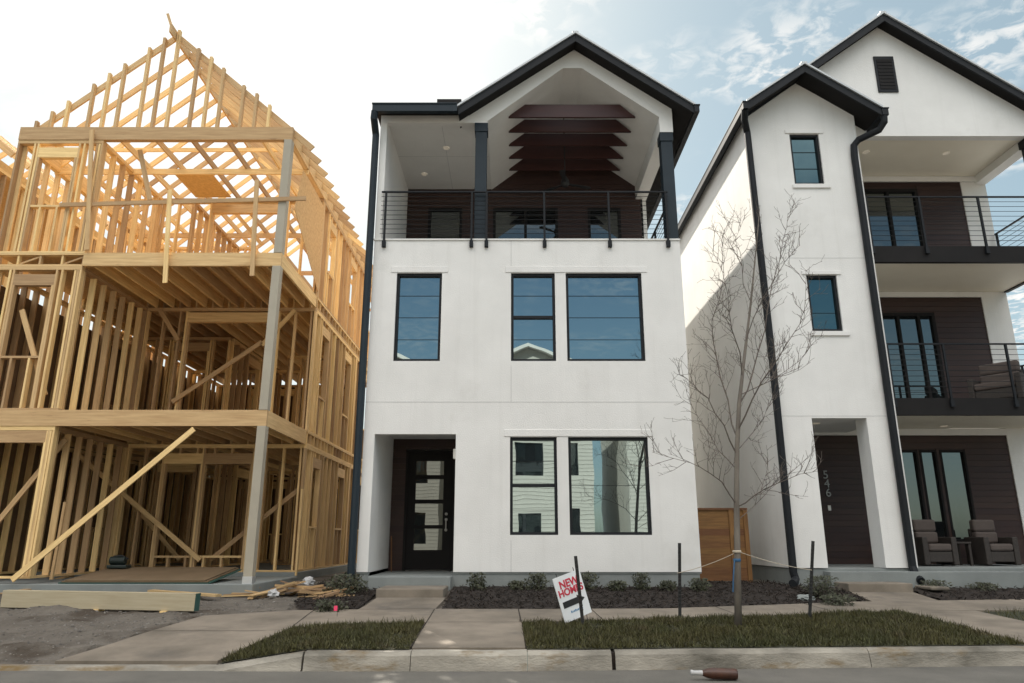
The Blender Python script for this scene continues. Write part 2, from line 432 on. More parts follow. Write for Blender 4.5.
# street, gutter, kerbs
m = MB()
m.poly([(-300, -2.0, 0), (300, -2.0, 0), (300, 8.05, 0), (-300, 8.05, 0)])
struct(m.build('road', M_asph))
m = MB(); rng = random.Random(17)
for x0, y0, n_ in ((-6, 7.5, 26), (1.5, 7.7, 20), (4, 7.3, 24), (-1.2, 7.2, 16)):
    x, y, a = x0, y0, rng.uniform(-.3, .3)
    for k in range(n_):
        a += rng.gauss(0, .35); a *= .8; x2, y2 = x + .13*math.cos(a), y + .13*math.sin(a); w_ = rng.uniform(.004, .010)
        m.poly([(x, y - w_, .004), (x2, y2 - w_, .004), (x2, y2 + w_, .004), (x, y + w_, .004)]); x, y = x2, y2
struct(m.build('road_cracks', M_steel_dark))
m = MB(); gx = [-300, -40] + [-20 + i for i in range(41)] + [40, 300]
for a, b in zip(gx, gx[1:]):
    a2, b2 = min(a, 20), min(b, 20)
    m.poly([(a, 7.9, .004), (b, 7.9, .004), (b, kerbY(b2)+.02, .012), (a, kerbY(a2)+.02, .012)])
m.poly([(-300, -2.9, .004), (300, -2.9, .004), (300, -2.2, .004), (-300, -2.2, .004)])
struct(m.build('gutter', M_gutter))
m = MB()
def kerb_seg(x0, x1, lo0, lo1):
    def prof(x, h):
        y = kerbY(min(x, 20)); return [(x, y-.02, 0), (x, y+.015, h-.04), (x, y+.055, h), (x, y+.17, h+.004), (x, y+.17, -.1)]
    a, b = prof(x0, lo0), prof(x1, lo1); o = len(m.v); m.v += a + b; n = len(a)
    for k in range(n - 1): m.face((o+k, o+n+k, o+n+k+1, o+k+1))
    m.face([o+k for k in range(n)][::-1]); m.face([o+n+k for k in range(n)])
joints = [-2.3, -1.12, .17, 1.13, 4.06, 7.0, 10, 13, 16, 20]
hgt = .205
for a, b in zip(joints, joints[1:]):
    k = max(1, int((b - a) / .24)); ga, gb = (.022 if a == 1.13 else .004), (.022 if b == 1.13 else .004)
    for j in range(k): 
        p, q = a + ga + (b-a-ga-gb)*j/k, a + ga + (b-a-ga-gb)*(j+1)/k
        kerb_seg(p, q, hgt + .008*noise.noise((p*1.7, 0, 0)), hgt + .008*noise.noise((q*1.7, 0, 0)))
kerb_seg(-3.3, -2.32, .05, .2); kerb_seg(-40, -3.3, .05, .05); kerb_seg(20, 300, hgt, hgt)
struct(m.build('kerb', M_kerb))
m = MB(); m.box(1.107, 1.154, 8.69, 8.84, -.02, .185); struct(m.build('kerb_joint', M_mulch))
# pavements
walk_lower = [(-1.13, 8.76), (.15, 8.76), (.13, 10.7), (.1, 12.1), (-1.22, 12.1), (-1.2, 10.7)]
side_right = [(.1, 10.72), (1.4, 10.95), (2.6, 11.2), (4.4, 11.6), (6.1, 12.0), (9, 12.2), (20, 12.9), (20, 14.0), (9, 13.45), (5.9, 13.1), (4.2, 12.65), (2.4, 12.2), (.1, 12.08)]
side_left = [(-1.22, 12.1), (-1.2, 10.7), (-3.0, 10.45), (-3.2, 9.4), (-3.32, 8.78), (-5.15, 8.78), (-4.95, 9.6), (-4.62, 11.45), (-3.4, 12.0)]
walk_upper = [(-2.42, 12.06), (-1.22, 12.1), (-1.16, 13.3), (-2.36, 13.3)]
walk_546 = [(6.05, 9.1), (7.25, 9.17), (7.3, 12.05), (6.1, 12.0)]
walk_546b = [(6.2, 13.14), (7.42, 13.26), (7.45, 14.2), (6.28, 14.2)]
m = MB()
for p in (walk_lower, side_right, side_left, walk_upper, walk_546, walk_546b): drape(m, p, .022, skirt=.3)
struct(m.build('sidewalk', M_conc))
m = MB()                                                    # saw-cut joints in the slabs
for a, b in (((-1.22, 12.05), (-1.15, 8.8)), ((.1, 12.05), (.13, 10.75)), ((-2.4, 12.06), (-1.22, 12.1)), ((1.3, 10.95), (1.25, 12.12)), ((3.4, 11.4), (3.3, 12.4)),
             ((5.0, 11.75), (4.9, 12.82)), ((-1.2, 10.7), (.13, 10.72)), ((-3.0, 10.5), (-3.1, 12.0)), ((-4.8, 10.3), (-3.05, 10.3))):
    for j in range(8):
        p = [a[k] + (b[k]-a[k])*j/8 for k in (0, 1)]; q = [a[k] + (b[k]-a[k])*(j+1)/8 for k in (0, 1)]
        d = Vector((q[0]-p[0], q[1]-p[1])).normalized(); nx, ny = -d.y*.008, d.x*.008
        m.poly([(p[0]-nx, p[1]-ny, zg(*p)+.026), (q[0]-nx, q[1]-ny, zg(*q)+.026), (q[0]+nx, q[1]+ny, zg(*q)+.026), (p[0]+nx, p[1]+ny, zg(*p)+.026)])
struct(m.build('pavement_joints', M_mulch))
# turf strips
turf_r = [(.17, 8.71), (6.03, 9.08), (6.08, 11.98), (4.4, 11.58), (2.6, 11.18), (1.4, 10.93), (.14, 10.7)]
turf_l = [(-3.28, 8.72), (-2.3, 8.71), (-1.15, 8.71), (-1.22, 10.68), (-2.9, 10.43), (-3.17, 9.4)]
turf_f = [(7.27, 9.2), (20, 9.9), (20, 12.85), (9, 12.15), (7.32, 12.03)]
def turf(poly, n, label):
    m = MB(); drape(m, poly, .009); struct(m.build('turf_base', M_soil))
    m = MB(); rng = random.Random(3)
    for x, y in pts_in(poly, n, rng):
        nn = noise.noise((x * 1.1, y * 1.1, 3)); n2 = noise.noise((x * 4, y * 4, 9))
        if n2 < -.32 and rng.random() < .7: continue
        h = .035 + .05 * rng.random() ** 2 + .035 * nn + .03 * n2 + (.05 if rng.random() < .02 else 0); a = rng.uniform(0, 6.28); wd = rng.uniform(.004, .009)
        z = zg(x, y) + .015; lx, ly = rng.gauss(0, .03), rng.gauss(0, .03)
        m.poly([(x - wd*math.cos(a), y - wd*math.sin(a), z), (x + wd*math.cos(a), y + wd*math.sin(a), z), (x + lx, y + ly, z + max(.02, h))])
    stuff(m.build('grass', M_grass), label, 'grass')
turf(turf_r, 42000, 'strip of short dull green grass behind the kerb around the young tree')
turf(turf_l, 15000, 'small wedge of grass left of the front walk')
turf(turf_f, 9000, 'grass strip at the far right beyond the second walk')
# planting beds
def bed(poly, n, label):
    m = MB(); xs = [p[0] for p in poly]; ys = [p[1] for p in poly]; s = .06; ids = {}
    def vid(i, j):
        if (i, j) not in ids:
            x, y = min(xs) + i*s, min(ys) + j*s; ids[i, j] = len(m.v)
            m.v.append((x, y, zg(x, y) + .012 + .035*abs(noise.noise((x*5, y*5, 1))) + .03*noise.noise((x*13, y*13, 4))))
        return ids[i, j]
    for i in range(int((max(xs)-min(xs))/s)):
        for j in range(int((max(ys)-min(ys))/s)):
            if inside((min(xs)+(i+.5)*s, min(ys)+(j+.5)*s), poly): m.face((vid(i,j), vid(i+1,j), vid(i+1,j+1), vid(i,j+1)))
    rng = random.Random(5)
    for x, y in pts_in(poly, n, rng):
        a = Vector((rng.uniform(-1,1), rng.uniform(-1,1), rng.uniform(-.4,.6))).normalized() * rng.uniform(.02, .07)
        c = Vector((x, y, zg(x, y) + rng.uniform(.02, .06))); a *= .7; m.beam(c - a, c + a, rng.uniform(.006, .02), rng.uniform(.004, .01))
    stuff(m.build('mulch', M_mulch), label, 'mulch')
bed([(-1.12, 12.14), (.1, 12.12), (2.4, 12.24), (4.2, 12.7), (5.4, 13.0), (5.4, 15.6), (3.66, 15.6), (3.66, 14.49), (-1.12, 14.49)], 2600, 'dark mulch bed along the foundation of the middle house')
bed([(-3.35, 12.06), (-2.46, 12.1), (-2.44, 14.49), (-3.9, 15.5), (-3.7, 13.0)], 700, 'dark mulch bed left of the front steps')
bed([(5.42, 13.02), (6.15, 13.18), (6.25, 14.6), (5.42, 14.95)], 400, 'small mulch bed by the left corner of the right-hand house')
bed([(7.5, 13.3), (20, 14.0), (20, 14.7), (7.5, 14.7)], 1300, 'mulch bed in front of the right-hand porch')
# gravel on the site
m = MB(); rng = random.Random(11)
site = [(-14, 8.8), (-5.2, 8.8), (-5.0, 9.6), (-4.66, 11.5), (-3.5, 12.1), (-3.7, 13.6), (-14, 13.6)]
for x, y in pts_in(site, 5200, rng):
    if noise.noise((x*.7, y*.7, 2)) < -.15 and rng.random() < .6: continue
    r = rng.uniform(.008, .026) * (1.6 if rng.random() < .04 else 1); z = zg(x, y)
    z += .012 + max(-.016, .10*noise.noise((x*1.4, y*2.2, 7)) * min(1, max(0, -4.2 - x) / 1.5) + .035*noise.noise((x*6, y*6, 2)))
    a = rng.uniform(0, 6.28); o = len(m.v); r *= .8; h_ = r * rng.uniform(.35, .8); sq = rng.uniform(.6, 1)
    for rr, hh in ((1, -.3), (.85, .5), (.4, 1)):
        for k in range(5):
            t = a + k * 1.257 + rng.uniform(-.25, .25); q = rr * r * rng.uniform(.8, 1.15); m.v.append((x + q*math.cos(t), y + q*sq*math.sin(t), z + hh*h_*rng.uniform(.85, 1.1)))
    for l_ in (0, 5):
        for k in range(5): m.face((o+l_+k, o+l_+(k+1)%5, o+l_+5+(k+1)%5, o+l_+5+k))
    m.face([o+10+k for k in range(5)])
stuff(m.build('gravel', M_stone), 'loose grey gravel strewn over the building site ground', 'gravel')
site_out = [(-15, 8.7), (-5.0, 8.7), (-4.75, 9.6), (-4.4, 11.4), (-3.4, 12.0), (-3.5, 13.7), (-15, 13.7)]
site_in = [(-14.8, 8.8), (-4.9, 8.8), (-4.75, 9.6), (-4.45, 11.5), (-3.55, 12.1), (-3.7, 13.6), (-14.8, 13.6)]
m = MB(); s = .07                                           # churned earth by the site entrance
for i in range(170):
    for j in range(-2, 70):
        q = []
        for a, b in ((0,0),(1,0),(1,1),(0,1)):
            x, y = -15 + (i+a)*s, 8.78 + (j+b)*s
            if inside((x, y), side_left) or y < 8.86 or not inside((x, y), site_in): q.append((x, y, zg(x, y) - .05)); continue
            q.append((x, y, zg(x, y) + .012 + max(-.016, .10*noise.noise((x*1.4, y*2.2, 7)) * min(1, max(0, -4.2 - x) / 1.5) + .035*noise.noise((x*6, y*6, 2)) + .02*noise.noise((x*15, y*15, 2)))))
        if inside((q[0][0]+s/2, q[0][1]+s/2), site_out): m.poly(q)
struct(m.build('site_earth', M_dirt))

# ------------------------------------------------------------------ shared builders for the houses
def window(parent, x0, x1, z0, z1, y, rails=(), mull=(), lines=(), fr=.055, glass=None, frame=None, depth=.09):
    m = MB(); f = fr
    m.box(x0, x0+f, y, y+depth, z0, z1); m.box(x1-f, x1, y, y+depth, z0, z1)
    m.box(x0+f, x1-f, y, y+depth, z1-f, z1); m.box(x0+f, x1-f, y, y+depth, z0, z0+f)
    for r in rails: z = z0 + (z1-z0)*r; m.box(x0+f, x1-f, y+.012, y+depth, z-.03, z+.03)
    for r in mull: x = x0 + (x1-x0)*r; m.box(x-.035, x+.035, y+.01, y+depth, z0+f, z1-f)
    for r in lines: z = z0 + (z1-z0)*r; m.box(x0+f, x1-f, y+.05, y+.07, z-.003, z+.003)
    wn = m.build('window', frame or M_char, parent)
    p = MB(); p.box(x0+f*.6, x1-f*.6, y+.066, y+.08, z0+f*.6, z1-f*.6); p.build('pane', glass or M_glass, wn)
    return wn
def cladding(m, u0, u1, z0, z1, y, holes=(), h=.14):
    z = z0
    while z < z1 - .01:
        zt = min(z + h - .006, z1)
        segs = [(u0, u1)]
        for a, b, c, d in holes:
            if c < zt and d > z:
                n = []
                for p, q in segs:
                    if b <= p or a >= q: n.append((p, q)); continue
                    if a > p: n.append((p, a))
                    if b < q: n.append((b, q))
                segs = n
        for p, q in segs: m.box(p, q, y, y + .03, z, zt)
        z += h
    m.wall(u0, u1, z0, z1, y + .022, y + .1, holes)
def railing(parent, path, z0, z1, posts, clampz=None, rows=9, side=None):
    m = MB()
    for a, b in zip(path, path[1:]):
        m.beam((*a, z1), (*b, z1), .045, .03)
        for k in range(1, rows + 1):
            z = z0 + (z1 - z0) * k / (rows + 1); m.tube([(*a, z), (*b, z)], .006, 6)
    rl = m.build('railing', M_char, parent)
    for p in posts:
        q = MB(); q.box(p[0]-.022, p[0]+.022, p[1]-.022, p[1]+.022, (clampz if clampz is not None else z0), z1-.016)
        if clampz is not None: q.box(p[0]-.04, p[0]+.04, p[1]-.035, p[1]+.08, clampz-.02, clampz+.12)
        q.build('post', M_char, rl)
    return rl
def gable_roof(parent, xr, zr, sl, xl, xe, yf, yb, tk=.12, fas=.2, name='roof', xf=None):
    """ridge at (xr, zr = underside), slopes sl, eaves at xl / xe, from yf back to yb"""
    m = MB()
    for e in (xl, xe):
        ze = zr - sl * abs(e - xr)
        m.m = 0; m.prism([(xr, zr+.012), (e, ze+.012), (e, ze + tk), (xr, zr + tk)], yf + .03, yb)      # deck and soffit
    r = m.build(name, M_soff, parent)
    m = MB()
    for e in (xl, xe):
        sgn = 1 if e > xr else -1; e2 = e + .03*sgn; ze = zr - sl * abs(e2 - xr)
        m.prism([(xr + .001*sgn, zr + tk), (e2, ze + tk), (e2, ze + tk + .05), (xr + .001*sgn, zr + tk + .05)], yf - .05, yb)
    m.each('metal_cover', M_roof, r)
    for e in (xl, xe):
        e = xf if (xf is not None and e == xl) else e
        ze = zr - sl * abs(e - xr); q = MB(); sg = .002 if e > xr else -.002
        q.prism([(xr + sg, zr - fas + tk), (e, ze - fas + tk), (e, ze + tk - .004), (xr + sg, zr + tk - .004)], yf - .012, yf + .03)
        q.build('fascia', M_char, r)
    cap = MB(); cap.beam((xr, yf - .03, zr + tk + .052), (xr, yb, zr + tk + .052), .14, .03); cap.build('ridge_cap', M_roof, r)
    return r
def downlight(parent, x, y, z):
    m = MB(); m.lathe([(.0, -.004), (.05, -.006), (.075, -.012), (.085, 0), (.085, .01)], (x, y, z), 20); m.build('downlight', M_lens, parent)
def pipe(parent, pts, r=.045, mt=None):
    m = MB(); m.tube(pts, r, 10); return m.build('downpipe', mt or M_pipe, parent, smooth=False)

# ================================================================== MIDDLE HOUSE
F = 14.5; XL, XR = -2.99, 3.64; Z0, ZPAR = ZP(572, F), ZP(240.5, F); BK = 26.0; RW = 17.85; FL3 = ZPAR - .25
H = thing('white_house', 'white stucco three-storey house with open top balcony, middle of the row', 'house', (.3, F, .5))
def rect(px0, px1, py0, py1, Y):
    pm = (py0 + py1) / 2
    return (XP(px0, pm, Y), XP(px1, pm, Y), ZP(py1, Y), ZP(py0, Y))
W1 = rect(395, 441, 273, 361, F); W2 = rect(511, 555.5, 273, 361, F); W3 = rect(566.5, 643.5, 273, 361, F)
W4 = rect(510, 557.5, 437, 535, F); W5 = rect(569, 650, 437, 535, F)
DO = (-2.77, -1.13, Z0 - .08, ZP(434, F))
PF = Z0 - .075                                                # porch floor
m = MB()
m.wall(XL, XR, Z0, ZPAR, F, F + .18, [W1, W2, W3, W4, W5, (DO[0], DO[1], Z0, DO[3])])
m.wall(F + .18, BK, Z0, ZPAR, XL, XL + .18, ax='y'); m.wall(F + .18, BK, Z0, ZPAR, XR - .18, XR, ax='y')
m.box(XL + .18, XR - .18, F + .18, BK, FL3 - .3, FL3 - .006); mf = MB(); mf.box(XL + .19, XR - .19, F + .19, RW - .01, FL3 - .004, FL3 + .004); mf.build('bounce_floor', M_bounce, H)                  # balcony deck, with a pale sheet added to bounce light upwards
m.wall(XL, XR, Z0, 10.6, BK, BK + .15); m.prism([(XL, 10.6), (XR, 10.6), (XR, 10.85), (1.458, 12.45), (-1.1, 10.72), (XL, 10.72)], BK, BK + .15)
m.wall(F + .003, BK, ZPAR, 10.8, XL + .003, XL + .15, ax='y')                       # left side wall of the balcony
m.wall(RW, BK, ZPAR, 10.9, XR - .15, XR - .003, ax='y')
# entrance recess
m.box(DO[0] - .12, DO[0], F + .18, 17.0, Z0 - .1, 3.9); m.box(DO[1], DO[1] + .12, F + .18, 17.0, Z0 - .1, 3.9)
m.box(DO[0], DO[1], F + .18, 16.9, 3.68, 3.8)
m.box(DO[0] - .1, DO[1] + .1, 17.0, 17.1, Z0 - .1, 3.8)
body = m.build('wall', M_stucco, H)
m = MB(); m.box(XL + .03, DO[0], F + .03, BK, .1, Z0 - .012); m.box(DO[1], XR - .03, F + .03, BK, .1, Z0 - .012)
m.box(XL, DO[0] - .0, F + .012, F + .05, Z0 - .03, Z0 - .002); m.box(DO[1], XR, F + .012, F + .05, Z0 - .03, Z0 - .002)
m.build('foundation', M_found, H)
m = MB(); m.box(DO[0], DO[1], F + .03, 17.0, .2, PF); m.box(-2.72, -1.16, 14.28, F + .03, .2, PF - .004); m.each('porch_slab', M_found, H, bevel=.012)
m = MB(); m.box(-2.38, -1.2, 13.3, 14.28, .2, .575); m.build('step', M_conc, H, bevel=.015)
# joints and window bands, a few mm proud of the stucco
m = MB(); zj = ZP(402, F)
m.box(XL, XR, F - .003, F, zj - .006, zj + .006); m.box(-.025, -.013, F - .003, F, zj + .006, W2[2] - .1); m.box(-.025, -.013, F - .003, F, Z0, W4[2] - .1)
m.box(-.025, -.013, F - .003, F, W2[3] + .16, ZPAR); m.each('control_joint', M_joint, H)
m = MB()
for w_ in ((W1[0], W1[1], W1[3]), (W2[0], W3[1], W2[3]), (W4[0], W5[1], W4[3])):
    m.box(w_[0] - .12, w_[1] + .12, F - .014, F, w_[2] + .012, w_[2] + .15)
m.each('window_band', M_stucco, H, bevel=.006)
m = MB(); m.box(XL - .012, XR + .012, F - .025, F + .2, ZPAR + .001, ZPAR + .035); m.build('parapet_cap', M_trim, H)
ln = (.25, .5, .75)
window(H, *W1, F + .045, lines=ln); window(H, *W2, F + .045, rails=(.5,), lines=(.25, .75)); window(H, *W3, F + .045, lines=ln)
window(H, *W4, F + .045, rails=(.5,), lines=(.75, .25)); window(H, *W5, F + .045, lines=(.5,))
# front door
m = MB(); cladding(m, DO[0], DO[1], PF, 3.68, 16.86, [(-2.46, -1.32, PF, 3.44)]); m.build('entrance_cladding', M_clad, H)
dx0, dx1, dzb, dzt = -2.40, -1.385, PF + .02, 3.36
m = MB(); m.box(dx0 - .06, dx0, 16.85, 16.97, PF, dzt + .06); m.box(dx1, dx1 + .06, 16.85, 16.97, PF, dzt + .06); m.box(dx0, dx1, 16.85, 16.97, dzt, dzt + .06)
m.each('door_frame', M_soff, H)
lites = [(ZP(b, 16.9), ZP(a, 16.9)) for a, b in ((461, 475), (479, 499.5), (503.5, 525), (528.5, 550))]
holes = [(XP(415, 505, 16.9), XP(443, 505, 16.9), a, b) for a, b in lites]
m = MB(); m.wall(dx0, dx1, dzb, dzt, 16.90, 16.95, holes); dr = m.build('door', M_soff, H)
for h in holes:
    m = MB(); m.box(h[0] - .01, h[1] + .01, 16.925, 16.935, h[2] - .01, h[3] + .01); m.build('glass_lite', M_dglass, dr)
m = MB()
for z in (ZP(514, 16.9), ZP(519.5, 16.9), ZP(530, 16.9)):
    m.lathe([(.0, .0), (.032, .0), (.032, .03), (.0, .034)], (XP(446.3, 515, 16.9), 16.895, z), 14, Matrix.Rotation(R(90), 3, 'X'))
m.box(XP(446.3, 515, 16.9)-.012, XP(446.3, 515, 16.9)+.012, 16.83, 16.85, ZP(530, 16.9), ZP(519.5, 16.9))
m.each('handle', M_num, dr)
m = MB(); m.box(DO[1] - .07, DO[1] - .001, F + .25, F + .35, ZP(459, F + .3), ZP(449, F + .3)); m.build('wall_lamp', M_lamp, H, bevel=.01)
# top storey: rear wall with its windows
z3 = FL3
rw = [(XP(px0, 225, RW), XP(px1, 225, RW), FL3 + .02, ZP(208, RW)) for px0, px1 in ((428, 462), (493, 558), (588, 621))]
m = MB(); cladding(m, XL + .15, XR - .1, FL3, 12.0, RW, rw); m.build('balcony_cladding', M_clad, H)
for k, q in enumerate(rw): window(H, *q, RW - .01, mull=(.5,) if k == 1 else (), fr=.07, glass=M_dglass, frame=M_soff, depth=.1)
# gable face, vault, beams
AX, AZ, SL = 1.458, 12.51, .72
ia = at(487.5, 121, F); ib = at(563, 68, F); ic = at(581.6, 68, F); idd = at(659, 117, F)
BZ = ZP(122.6, F); ROOFZ = 10.76; CZ = ZP(132, F)
m = MB()
lx = AX - (AZ - ROOFZ) / SL
m.prism([(lx, ROOFZ), (ia.x, ia.z), (ib.x, ib.z), (AX, AZ)], F - .001, F + .16)
m.prism([(ib.x, ib.z), (ic.x, ic.z), (AX, AZ)], F - .001, F + .16)
zre = AZ - SL * (XR + .02 - AX)
m.prism([(ic.x, ic.z), (idd.x, idd.z), (XR + .02, idd.z), (XR + .02, zre), (AX, AZ)], F - .001, F + .16)
m.box(idd.x, XR + .02, F - .001, F + .16, CZ, idd.z)
m.box(XL + .0, ia.x, F + .004, F + .155, BZ, ROOFZ); m.poly([(ia.x, F, BZ), (ia.x, F, ia.z), (ia.x - .001, F, ia.z)])
m.box(XL + .0, DO[0] - .02 - .06, F + .001, F + .14, ZPAR, BZ)                      # left return
m.box(idd.x + .003, XR + .017, F + .16, BK, CZ, idd.z + .02)                          # side beam on the right
# vaulted ceiling
T = .03
def slope_panel(p, q): m.prism([(p[0], p[1]), (q[0], q[1]), (q[0], q[1] + T), (p[0], p[1] + T)], F + .16, RW)
slope_panel((ia.x, ia.z), (ib.x, ib.z)); slope_panel((ib.x, ib.z), (ic.x, ic.z)); slope_panel((ic.x, ic.z), (idd.x, idd.z))
m.box(XL + .15, ia.x, F + .16, RW, BZ + .06, BZ + .1)                                # flat ceiling on the left
m.build('gable_wall', M_trim, H)
m = MB(); mx = -1.62
m.box(mx - .006, mx + .006, F + .17, RW, BZ + .056, BZ + .06); m.box(XL + .15, ia.x - .02, 16.1, 16.112, BZ + .056, BZ + .06); m.each('ceiling_joint', M_joint, H)
downlight(H, XP(446, 162, 15.7), 15.7, BZ + .06); downlight(H, XP(424, 185, 17.0), 17.0, BZ + .06)
# decorative collar ties across the vault
tz0, tz1 = 9.58 + .0, 9.91; XTl, XTr = -.08, 2.9
tz0 = ZP(117, 14.9); tz1 = ZP(104.5, 14.9)
for k in range(5):
    y = 14.9 + k * .625; q = MB()
    q.prism([(XTl, tz0), (XTr, tz0), (XTr - .36, tz1), (XTl + .26, tz1)], y, y + .06); q.build('collar_tie', M_tie, H)
# dark columns
def column(px0, px1, py, ztop, yc):
    a, b = XP(px0, py, F), XP(px1, py, F); q = MB()
    q.box(a, b, F + .02, F + .02 + (b - a), FL3, ztop - .22); q.box(a - .02, b + .02, F, F + .04 + (b - a), ztop - .22, ztop - .002)
    q.build('column', M_pipe, H, bevel=.006)
column(475.5, 487, 130, BZ, F); column(661, 672.5, 140, CZ, F)
# roofs
gable_roof(H, AX, AZ, SL, lx, 4.06, 14.1, BK + .3, xf=-1.2)
m = MB(); za, zb_ = AZ - SL * (AX + 1.2), AZ - SL * (AX - lx)
m.prism([(lx - .001, zb_ + .012), (-1.2, za + .012), (-1.2, za + .12), (lx - .001, zb_ + .12)], 14.135, F + .3); m.build('roof', M_soff, H)
m = MB(); m.prism([(lx - .031, zb_ + .10), (-1.22, za + .107), (-1.22, za + .157), (lx - .031, zb_ + .15)], 14.05, F + .3); m.build('metal_cover', M_roof, H)
m = MB(); m.prism([(14.12, ROOFZ), (14.12, ROOFZ + .05), (18, ROOFZ + .3), (BK, ROOFZ + .3), (BK, ROOFZ)], XL - .1, lx - .12, 'x'); m.box(lx - .12, lx + .3, F + .3, BK, ROOFZ - .02, ROOFZ + .08)
m.box(XP(437, 102, 14.3), -1.15, 14.3, 14.6, ROOFZ + .02, ZP(99, 14.3))
m.build('roof', M_soff, H)
m = MB(); m.box(XP(373, 108, 14.1), -1.22, 14.02, 14.13, 10.565, 10.74); m.box(XP(373, 108, 14.1) - .01, -1.22, 14.0, 14.14, 10.74, 10.765)
m.build('gutter', M_pipe, H)
ge = AZ - SL * (4.06 - AX)
m = MB(); m.box(4.06, 4.17, 14.06, BK + .3, ge - .06, ge + .1); m.box(4.055, 4.19, 14.05, BK + .3, ge + .1, ge + .125); m.build('gutter', M_char, H)
pipe(H, [(-3.05, 14.08, 10.6), (-3.07, 14.12, 10.45), (-3.07, 14.42, 10.2), (-3.07, 14.42, .75), (-3.07, 14.3, .55)], .08)
# railings
rp = [XP(px, 230, F - .05) for px in (384.5, 471.5, 486.5, 544.5, 609.5)] + [XP(667.5, 230, F - .05)]
rz = ZP(192, F - .05)
railing(H, [(rp[0] - .1, F - .05), (rp[-1] + .05, F - .05)], ZPAR + .03, rz, [(x, F - .05) for x in rp], clampz=ZPAR - .15)
railing(H, [(XR - .08, F + .25), (XR - .08, RW - .02)], ZPAR + .03, rz, [(XR - .08, F + .3), (XR - .08, RW - 1.3)])
# ceiling fan hanging in the vault
fx, fy = XP(565, 180, 16.4), 16.4; fz = ZP(184, fy)
FAN = thing('ceiling_fan', 'black ceiling fan hanging under the vaulted balcony ceiling', 'ceiling fan', (fx, fy, fz))
m = MB(); m.tube([(fx, fy, fz + .1), (fx, fy, ib.z)], .014, 8); m.build('rod', M_black, FAN)
m = MB(); m.lathe([(0, -.07), (.08, -.06), (.11, 0), (.1, .1), (.04, .2), (.02, .22)], (fx, fy, fz), 20); m.build('motor', M_black, FAN, smooth=True)
for k in range(3):
    q = MB(); q.prism([(.1, -.035), (.66, -.075), (.72, 0), (.66, .075), (.1, .035)], fz - .005, fz + .008, 'z')
    q.v = [(x + fx, y + fy, z) for x, y, z in q.v]; q.rot(R(20 + 120 * k), (fx, fy, fz)); q.build('blade', M_black, FAN)

# ================================================================== RIGHT-HAND HOUSE
Y2 = 15.0; X2L, XB, X2R = 5.53, 8.08, 12.62; BK2 = 27.0; W2Y = 17.4; YG = 15.25
H2 = thing('white_house', 'white stucco house numbered 546 with stacked balconies on its right side', 'house', (9, Y2, .6))
ZF1 = ZP(568, Y2); D3T, D3B = ZP(246, YG), ZP(262, YG); D2T, D2B = ZP(398, YG), ZP(415, YG)
AX2, AZ2 = 6.80, ZP(83.5, Y2); GX, GZ, GS = 9.12, ZP(27.5, YG), .74
V3 = rect(789.5, 823, 134, 184, Y2); V2 = rect(808, 842, 275, 331, Y2)
V3 = (XP(791, 150, Y2), XP(820.5, 150, Y2), ZP(184, Y2), ZP(134, Y2)); V2 = (XP(809, 300, Y2), XP(839.5, 300, Y2), ZP(331, Y2), ZP(275, Y2))
DR = (6.29, 7.44, ZF1, ZP(418, Y2))
eb = AZ2 - .68 * (AX2 - X2L)
m = MB()
m.wall(X2L, XB, ZF1 + .0, eb, Y2, Y2 + .2, [V3, V2, DR])
m.prism([(X2L, eb), (XB, eb), (XB, AZ2 - .68 * (XB - AX2)), (AX2, AZ2)], Y2, Y2 + .2)
m.wall(Y2 + .2, BK2, ZF1, eb, X2L, X2L + .2, ax='y')
m.box(XB - .2, XB, Y2 + .2, W2Y, D2B - .002, eb)                                              # right flank of the bay above the porch
m.box(DR[1], XB, Y2 + .2, Y2 + .5, ZF1, D2B)                                           # porch pillar
m.box(X2L + .2, X2R - .02, BK2, BK2 + .2, ZF1, 11)
m.box(X2L + .2, DR[0], Y2 + .2, Y2 + .3, ZF1, D2B)
m.box(DR[0] - .1, DR[0], Y2 + .2, W2Y, ZF1, D2B)
# main gable over the balconies
zl = ZP(136, YG)
def roofz(x): return GZ - GS * abs(x - GX)
m.prism([(XB, zl), (X2R, zl), (X2R, roofz(X2R)), (GX, GZ), (X2L, roofz(X2L)), (X2L, eb), (XB, eb)], YG, YG + .2)
m.wall(W2Y, BK2, ZF1, roofz(X2R) - .02, X2R - .2, X2R, ax='y')
m.box(11.95, X2R - .2, W2Y - .03, W2Y + .15, ZF1, zl)                                          # pale end of the rear wall
m.build('wall', M_stucco, H2)
m = MB(); m.wall(Y2 + .02, BK2, .1, ZF1 - .012, X2L + .03, X2L + .3, ax='y'); m.box(X2L + .3, XB, Y2 + .03, Y2 + .2, .1, ZF1 - .012)
m.box(DR[0] - .3, X2R + .5, Y2 + .2, W2Y + .2, .1, ZF1 - .002); m.box(6.2, X2R + .5, 14.72, Y2 + .03, .1, ZF1 - .06); m.build('foundation', M_found, H2, bevel=.01)
m = MB(); m.box(6.25, 7.45, 14.1, 14.72, .2, .62); m.build('step', M_conc, H2, bevel=.015)
m = MB()
for z in (ZP(258, Y2), ZP(416, Y2)): m.box(X2L, XB, Y2 - .003, Y2, z - .006, z + .006) if z > DR[3] + .02 else (m.box(X2L, DR[0], Y2 - .003, Y2, z - .006, z + .006), m.box(DR[1], XB, Y2 - .003, Y2, z - .006, z + .006))
m.each('control_joint', M_joint, H2)
m = MB()
for v in (V3, V2):
    m.box(v[0] - .1, v[1] + .1, Y2 - .025, Y2, v[3] + .01, v[3] + .1); m.box(v[0] - .06, v[1] + .12, Y2 - .04, Y2, v[2] - .11, v[2] - .01)
m.each('window_band', M_stucco, H2, bevel=.006)
